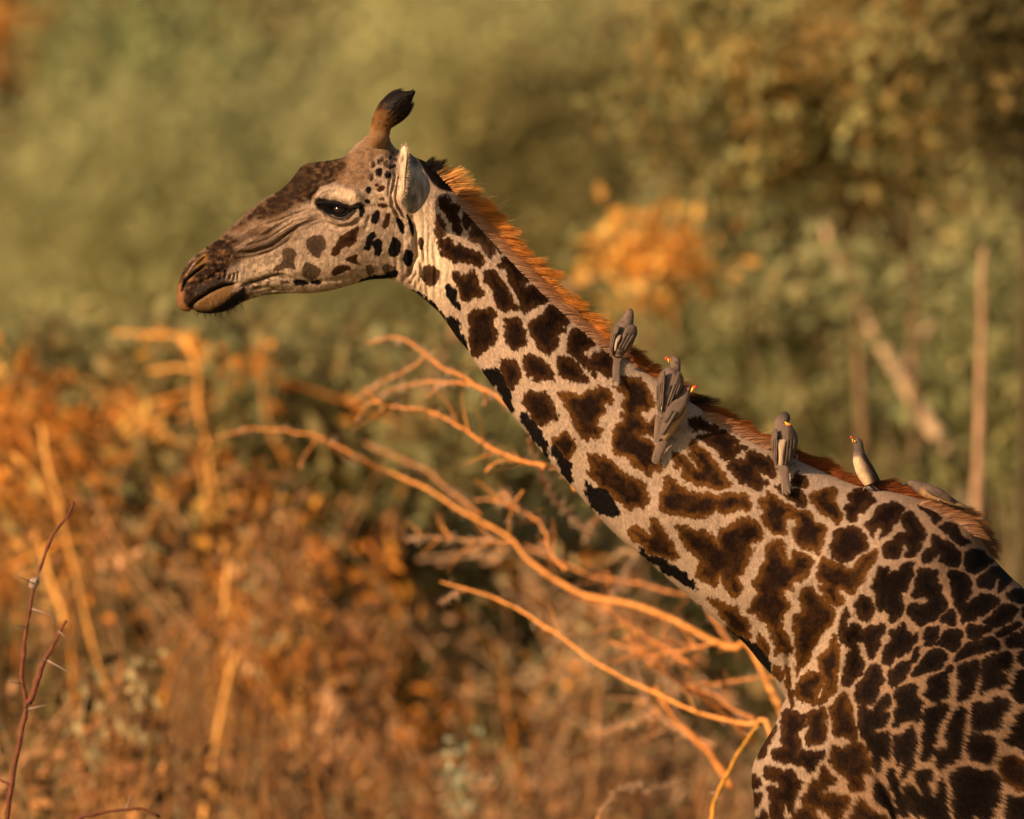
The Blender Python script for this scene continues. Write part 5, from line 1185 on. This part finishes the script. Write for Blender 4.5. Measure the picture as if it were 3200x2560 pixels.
def spray(label, px, py, rx, ry, y, ntw, pal, lf=20, lw=.014, ll=.055, name='orange_shrub', lean=.35, dens=1.0):
    """wiry shrub: many thin upright twigs set with narrow leaves"""
    k = S * (DIST + y) / DIST; b = low(px, y); root = empty(name, b); tag(root, label, 'shrub')
    n = ntw; ck = rng.integers(0, 11, n); cxs = rng.uniform(-1, 1, 11); cys = rng.uniform(0, 1, 11); x0 = px + rx * (cxs[ck] + rng.normal(0, .12, n)); top = py - ry + 2 * ry * np.clip(cys[ck] + rng.normal(0, .10, n), 0, 1); top += ry * .55 * ((x0 - px) / rx) ** 2
    L = rng.uniform(.25, .75, n); an = rng.normal(0, lean * 1.9, n) + .35 * (x0 - px) / rx
    T = Acc(); A = Acc(); base = np.array(b)
    for i in range(n):
        yy = y + rng.uniform(-1.2, 1.2); e = np.array(PX(x0[i], top[i], yy)); d = np.array([math.sin(an[i]), rng.normal(0, .25), math.cos(an[i])]); d /= np.linalg.norm(d)
        s0 = e - d * L[i]; lo = s0 + (base + [rng.normal(0, .25), rng.normal(0, .2), 0] - s0) * .9; lo[2] = max(lo[2], 0)
        m = e - d * L[i] * .5 + rng.normal(0, .03, 3)
        z = spline([tuple(lo), tuple(s0), tuple(m), tuple(e)], 10); tc = np.array(pal[rng.integers(0, len(pal))]) * rng.uniform(.6, 1.1)
        z2 = spline([tuple(s0), tuple(m), tuple(e)], 8); tube(T, z2, np.linspace(.0050, .0022, 8), 4, tc * rng.choice([.35, .95, 1.3]), cap=False)
        if i % 4 == 0: z1 = spline([tuple(lo), tuple((lo + s0) / 2 + rng.normal(0, .12, 3)), tuple(s0)], 7); tube(T, z1, np.linspace(.008, .005, 7), 4, (.16, .085, .035), cap=False)
        q = int(lf * rng.uniform(.5, 1.4)); t = rng.uniform(0, 1, q); P = s0 + (e - s0) * t[:, None] + rng.normal(0, .035, (q, 3))
        o = d * rng.choice([1, 1, 1, -1]) + rng.normal(0, .6, (q, 3)); o /= np.linalg.norm(o, axis=1)[:, None]; w = np.cross(o, rng.normal(0, 1, (q, 3))); w /= np.linalg.norm(w, axis=1)[:, None]
        l_ = (ll * rng.uniform(.6, 1.6, q))[:, None]; V = np.stack([P, P + o * l_ * .5 + w * lw, P + o * l_, P + o * l_ * .5 - w * lw], 1).reshape(-1, 3); I = np.arange(4 * q).reshape(-1, 4)
        c = np.clip(np.array(pal[rng.integers(0, len(pal))]) * rng.choice([.10, .5, .95, 1.35, 1.5]) * rng.uniform(.75, 1.2, q)[:, None], 0, .8)
        A.add(V, None, np.concatenate([I[:, [0, 1, 2]], I[:, [0, 2, 3]]]), np.repeat(c, 4, 0))
    T.build('stems', M_trunk, root); A.build('foliage', M_leaf, root, smooth=False)
FLAME = [(.64,.24,.035), (.54,.19,.03), (.68,.31,.08), (.38,.14,.03)]
EMBER = [(.44,.20,.07), (.34,.15,.06), (.50,.27,.13), (.22,.11,.05), (.30,.23,.11)]
PINK = [(.52,.29,.15), (.46,.23,.10), (.56,.34,.19), (.34,.24,.11)]
spray('orange twiggy shrub at the left edge', 60, 1400, 330, 330, 15, 56, FLAME)
spray('burnt orange shrub below the hooked pale branch', 560, 1590, 430, 250, 13, 62, FLAME + EMBER)
spray('tall sparse orange sprays rising below the muzzle', 420, 1240, 460, 170, 16, 38, FLAME, lean=.5)
spray('rusty dry shrub filling the lower left corner', 260, 2300, 480, 330, 9.5, 62, EMBER + [(.16,.08,.04), (.10,.06,.03)], lean=.3)
spray('amber dry shrub in the lower middle under the arching thorn branch', 1020, 1860, 380, 420, 16, 84, EMBER + FLAME[:2])
spray('brownish dry shrub between the jointed stem and the pale flowers', 900, 2380, 420, 260, 13, 80, EMBER + [(.14,.08,.04)], lean=.3)
spray('pinkish tan dry shrub along the bottom edge left of the giraffe chest', 1980, 2450, 480, 210, 15, 170, PINK)
spray('reddish dry shrub along the bottom edge behind the pale flowers', 1450, 2400, 380, 250, 16, 130, EMBER + PINK)
spray('wiry orange sprays behind the tangle of thorny branches', 1900, 1950, 420, 300, 14, 70, PINK + FLAME[:1], lf=12)
thing_shrub('small grey green herb with whitish blooms at the bottom', 1440, 2430, 85, 130, 9, 90, .028, [(.45,.45,.30), (.55,.5,.33), (.3,.33,.2)], None, name='herb', cat='plant', nclump=14, spread=.02, stems=2, r0=.006, stemcol=(.3, .25, .12), hollow=0, tall=1.0)

woody('bare_branch', 'pale hooked dead branch rising under the giraffe muzzle', 'branch', 14.5, [('trunk', [(668,1540),(650,1420),(632,1330),(612,1240),(620,1160),(600,1090),(575,1050)], 12, 7), ('limb', [(600,1090),(540,1050),(440,1045),(350,1040)], 7, 4), ('limb', [(625,1160),(560,1150),(460,1160)], 8, 5)], col=(.60, .28, .07))
woody('bare_branch', 'thick leaning orange stem left of the hooked branch', 'branch', 16, [('trunk', [(560,1420),(520,1360),(470,1310),(410,1255),(370,1240)], 12, 7)], col=(.58, .27, .07))
woody('bare_branch', 'two parallel sunlit stems at the lower left', 'branch', 11.5, [('trunk', [(310,2080),(275,1950),(245,1820),(215,1700),(190,1600),(120,1500),(40,1420)], 9, 5), ('limb', [(205,1950),(175,1850),(150,1780),(130,1700)], 10, 7), ('limb', [(190,1600),(150,1450),(130,1330)], 12, 7)], col=(.60, .28, .07))
woody('bare_branch', 'jointed sunlit stem in the lower left centre', 'branch', 11.5, [('trunk', [(650,2480),(670,2350),(695,2220),(715,2120),(740,2040)], 12, 8), ('limb', [(700,1930),(710,1830),(715,1750)], 9, 6), ('limb', [(345,2290),(310,2240),(275,2190)], 14, 9)], col=(.60, .29, .08))

# dry grass stalks across the bottom
def stalks():
    n = 420; acc = Acc(); y = rng.uniform(7, 17, n); k = S * (DIST + y) / DIST
    px = rng.uniform(-100, 2600, n); top = 2180 + 330 * rng.uniform(0, 1, n) ** .7 - np.where(px < 900, 200, 0) + np.where((px > 1200) & (px < 2000), 100, 0)
    X = (px - 1600) * k; Zt = CAMZ + (1280 - top) * k; lean = rng.normal(0, .14, n); w = rng.uniform(.002, .006, n)
    Lh = rng.uniform(.5, 1.3, n); P = np.stack([X, y, Zt - Lh], 1); E = P + np.stack([lean, rng.normal(0, .1, n), Lh], 1)
    P2 = P * 1; P2[:, 2] = 0; D = np.stack([w, w * 0, w * 0], 1)
    V = np.stack([P2 - D, P2 + D, P + D, P - D, E], 1).reshape(-1, 3); b = np.arange(n)[:, None] * 5
    c = pick([(.36, .17, .06), (.42, .23, .11), (.28, .12, .04), (.40, .19, .05), (.14, .08, .03)], n)
    acc.add(V, b + np.array([[0, 1, 2, 3]]), b + np.array([[3, 2, 4]]), np.repeat(c, 5, 0))
    o = acc.build('dry_grass', M_leaf, None, smooth=False); tag(o, 'tall dry reddish grass stalks along the bottom of the view', 'grass', kind='stuff')
stalks()

# ------------------------------------------------------------ the arching thorn bush right behind the neck
TI = lambda p: tile(1000, 1000, 1500 / 2156, p)
T9 = lambda p: tile(1200, 1760, 1200 / 2156, p)
T1 = lambda p: tile(0, 900, 1200 / 2156, p)
T2 = lambda p: tile(0, 1700, 1200 / 2156, p)
def thorn_bush():
    root = empty('thorn_bush', (1.0, 3.0, 0)); tag(root, 'sunlit orange thorn bush whose bare branches arch up behind the giraffe neck', 'bush')
    A = (.56, .20, .045); B = (.60, .24, .06); R_ = (.46, .17, .05)
    base = [(2760, 3600), (2620, 2700)]
    br = [
     (base + TI([(1960,1520),(1850,1480),(1700,1410),(1550,1330),(1400,1275),(1200,1240),(1050,1160),(930,1070),(860,985),(770,935),(620,850),(480,760),(320,690),(150,600),(0,530)]) , 2.4, 3.2, 26, 5, B),
     (TI([(150,600),(20,535)]) + T1([(1790,835),(1740,820),(1500,790),(1350,800),(1180,862)]), 3.2, 3.6, 6, 2.5, A),
     (T1([(1790,835),(1740,900),(1700,960),(1685,1020)]), 3.2, 3.0, 5, 2.5, A),
     (T1([(1810,850),(1950,950),(2080,1000),(2150,1040)]), 3.2, 3.2, 8, 5, A),
     ([(2560,3300),(2440,2560)] + T9([(2156,905),(2080,905),(1980,890),(1750,830),(1600,770),(1350,650),(1180,550),(1000,420),(800,290),(620,190),(470,150),(320,105)]), 1.6, 2.4, 17, 4, B),
     (T9([(2100,905),(2000,1050),(1930,1180),(1870,1300),(1840,1437),(1830,1520)]), 1.6, 1.3, 10, 8, (.62, .27, .03)),
     (T9([(470,150),(380,180),(310,230)]), 2.4, 2.7, 4, 2, R_),
     (TI([(1150,760),(1080,670),(1050,660),(1000,655),(870,620),(760,570),(650,490),(560,440),(450,400),(330,390),(230,370),(160,460)]), 1.6, 2.6, 11, 3, A),
     (TI([(900,420),(800,350),(700,290),(600,240),(500,180),(420,110),(330,75),(210,105)]), 1.6, 2.8, 11, 3, A),
     (TI([(480,150),(420,210),(300,270),(200,330),(130,385)]), 2.6, 3.2, 6, 3, A),
     (TI([(720,300),(700,290),(560,280),(430,285),(330,310),(240,370)]), 2.0, 3.0, 7, 3, A),
     (TI([(640,280),(560,290),(480,345)]), 2.2, 2.4, 5, 3, A), (TI([(730,310),(745,350),(742,385)]), 2.0, 2.0, 7, 5, B),
     (TI([(1100,1120),(1040,1050),(1010,950),(960,890),(880,850),(800,815),(690,808)]), 2.4, 3.0, 9, 3, A),
     (TI([(848,960),(860,860),(885,800),(912,768)]), 2.5, 2.2, 6, 4, B), (TI([(850,840),(840,780),(810,790),(795,810)]), 2.8, 3.0, 5, 3, A),
     (TI([(860,995),(740,990),(600,985),(460,975),(370,1003)]), 2.4, 3.4, 4, 2, B),
     (TI([(940,540),(975,640),(1000,700),(1040,790),(1150,900),(1220,980)]), 2.2, 3.2, 7, 4, R_),
     (TI([(870,640),(830,632),(770,650),(740,688)]), 2.0, 1.9, 5, 4, B), (TI([(1000,660),(1050,655),(1120,665)]), 1.6, 1.6, 8, 8, A),
     (TI([(1860,1480),(1700,1250),(1600,1230),(1400,1180),(1250,1160),(1100,1100),(920,1010)]), 3.0, 3.8, 11, 4, R_),
     (TI([(720,880),(600,780),(480,680),(350,620),(200,550)]), 3.6, 4.4, 8, 4, R_),
     (TI([(1660,1545),(1550,1480),(1400,1380),(1300,1300),(1270,1240)]), 2.8, 3.4, 10, 5, A),
     (TI([(1800,1450),(1700,1470),(1550,1500),(1480,1510),(1300,1440)]), 2.4, 3.0, 9, 4, A),
     (T9([(2080,880),(1960,820),(1850,740),(1700,690),(1550,600),(1450,500),(1350,420)]), 2.4, 3.4, 10, 4, R_),
     (T9([(2200,630),(2100,640),(1900,670),(1730,690)]), 2.6, 3.0, 6, 6, A), (T9([(1540,820),(1400,890),(1250,940),(1120,970)]), 2.6, 3.4, 4, 2, A),
     (T9([(1850,1020),(1700,960),(1520,830),(1440,700),(1400,520)]), 3.4, 4.0, 9, 4, (.50, .24, .11)),
     (TI([(1330,760),(1240,900),(1180,1000)]), 3.4, 3.8, 8, 4, R_), (TI([(1300,1320),(1340,1180),(1420,1060),(1350,1040),(1300,1100)]), 3.6, 4.4, 8, 4, (.55, .30, .15)),
     (T9([(1200,1437),(1280,1310),(1400,1260),(1600,1250),(1700,1220)]), 1.8, 2.6, 7, 3, (.56, .26, .09)),
     (TI([(1500,1650),(1600,1800),(1750,1950),(1850,2100)]), 3, 2.8, 8, 14, A), (TI([(1480,1540),(1600,1620),(1780,1740),(1950,1900)]), 2.8, 2.8, 9, 14, A)]
    th = Acc()
    for pts, y0, y1, r0, r1, c in br:
        a = Acc(); P = branch_px(a, pts, y0 * 2.0, y1 * 2.1, r0 * S * .72, r1 * S * .85, c, n=max(16, len(pts) * 6), sides=9, wob=5)
        a.build('branch', M_bark, root)
        L = np.linalg.norm(np.diff(P, axis=0), axis=1).sum()
        for q in range(int(L / .028)):
            i = rng.integers(2, len(P) - 2); f = rng.uniform(); p = P[i] * (1 - f) + P[i + 1] * f; T = P[i + 1] - P[i]; T /= np.linalg.norm(T)
            n_ = np.cross(T, rng.normal(0, 1, 3)); n_ /= np.linalg.norm(n_); d = n_ + T * rng.uniform(-.6, .3); d /= np.linalg.norm(d)
            ll = rng.uniform(.012, .034); tube(th, np.array([p, p + d * ll * .5, p + d * ll]), [.0016, .0010, .0002], 4, (.46, .30, .19), cap=False)
    # fine side twigs growing from the branches
    for q in range(120):
        pts, y0, y1, r0, r1, c = br[rng.choice([0, 7, 13, 20, 22, 23, 24, 27, 4, 16])]
        z = spline([w[:2] for w in pts], 60); i = rng.integers(8, 52); x, yv = z[i]
        if x > 2450 or yv > 2560: continue
        dy = (y0 + (y1 - y0) * i / 59) * 2.05; dx_ = z[i + 1] - z[i]; ang = math.atan2(dx_[1], dx_[0]) + rng.choice([-1, 1]) * rng.uniform(.4, 1.1); l = rng.uniform(40, 150)
        e = (x + l * math.cos(ang), yv + l * math.sin(ang)); m = ((x + e[0]) / 2 + rng.normal(0, 7), (yv + e[1]) / 2 + rng.normal(0, 7))
        t = Acc(); branch_px(t, [(x, yv), m, e], dy, dy + rng.uniform(-.4, .5), 3.2 * S, 1.0 * S, c, n=10, sides=5)
        t.build('twig', M_bark, root)
    t = th.build('thorns', M_bark, root); t['kind'] = 'stuff'
thorn_bush()

def red_twig():
    root = empty('thorny_twig', tuple(PX(20, 3500, -1.6)[:2]) + (0,)); tag(root, 'thin dark red thorny twig with pale thorns at the lower left edge', 'twig')
    c = (.125, .040, .020); y = -1.4
    segs = [([(-20, 4500), (10, 2760)] + T2([(40,1545),(60,1400),(90,1200),(120,1050),(150,920),(125,760),(130,640),(145,500),(170,370),(195,230)]) + T1([(260,1480),(310,1370),(380,1280),(412,1200)]), 17, 4),
            (T2([(158,900),(200,800),(240,680),(300,570),(345,480),(380,432)]), 11, 4), (T2([(30,1380),(70,1370),(0,1320)]), 5, 3)]
    for pts, r0, r1 in segs:
        a = Acc(); n = len(pts) * 8; P = branch_px(a, pts, y, y, r0 * S, r1 * S, c, n=n, sides=9, wob=4); a.build('stem', M_bark, root)
    for (p, q) in (((195,225),(80,180)),((180,365),(292,402)),((265,655),(388,722)),((262,655),(215,665)),((155,930),(262,905)),((150,925),(75,890)),((118,785),(45,770)),((150,470),(60,460)),((330,490),(365,525)),((340,560),(320,520)),((200,215),(235,140))):
        a = Acc(); branch_px(a, T2([p, ((p[0] + q[0]) / 2, (p[1] + q[1]) / 2 - 2), q]), y - .01, y - .05, 2.5 * S, .5 * S, (.27, .19, .15), n=8, sides=6); a.build('thorn', M_bark, root)
    k = Acc(); tube(k, np.array([PX(*T2([(180,250)])[0], y), PX(*T2([(195,210)])[0], y), PX(*T2([(210,195)])[0], y)]), [.009, .013, .007], 9, (.30, .20, .15)); k.build('bud', M_bark, root)
    root2 = empty('thorny_twig', (PX(400, 3500, -1.6)[0], -1.4, 0)); tag(root2, 'arched dark red twig cut by the bottom edge left of centre', 'twig')
    for pts, r0, r1 in ((T2([(100,2900),(250,1750),(430,1550),(530,1515),(700,1490),(800,1490),(900,1535)]), 8, 4),):
        a = Acc(); branch_px(a, pts, y, y, r0 * S, r1 * S, c, n=50, sides=8, wob=3); a.build('stem', M_bark, root2)
    for (p, q) in (((705,1490),(735,1410)), ((540,1515),(525,1500))):
        a = Acc(); branch_px(a, T2([p, q]), y, y, 2.4 * S, .6 * S, (.27, .19, .15), n=6, sides=6); a.build('thorn', M_bark, root2)
red_twig()
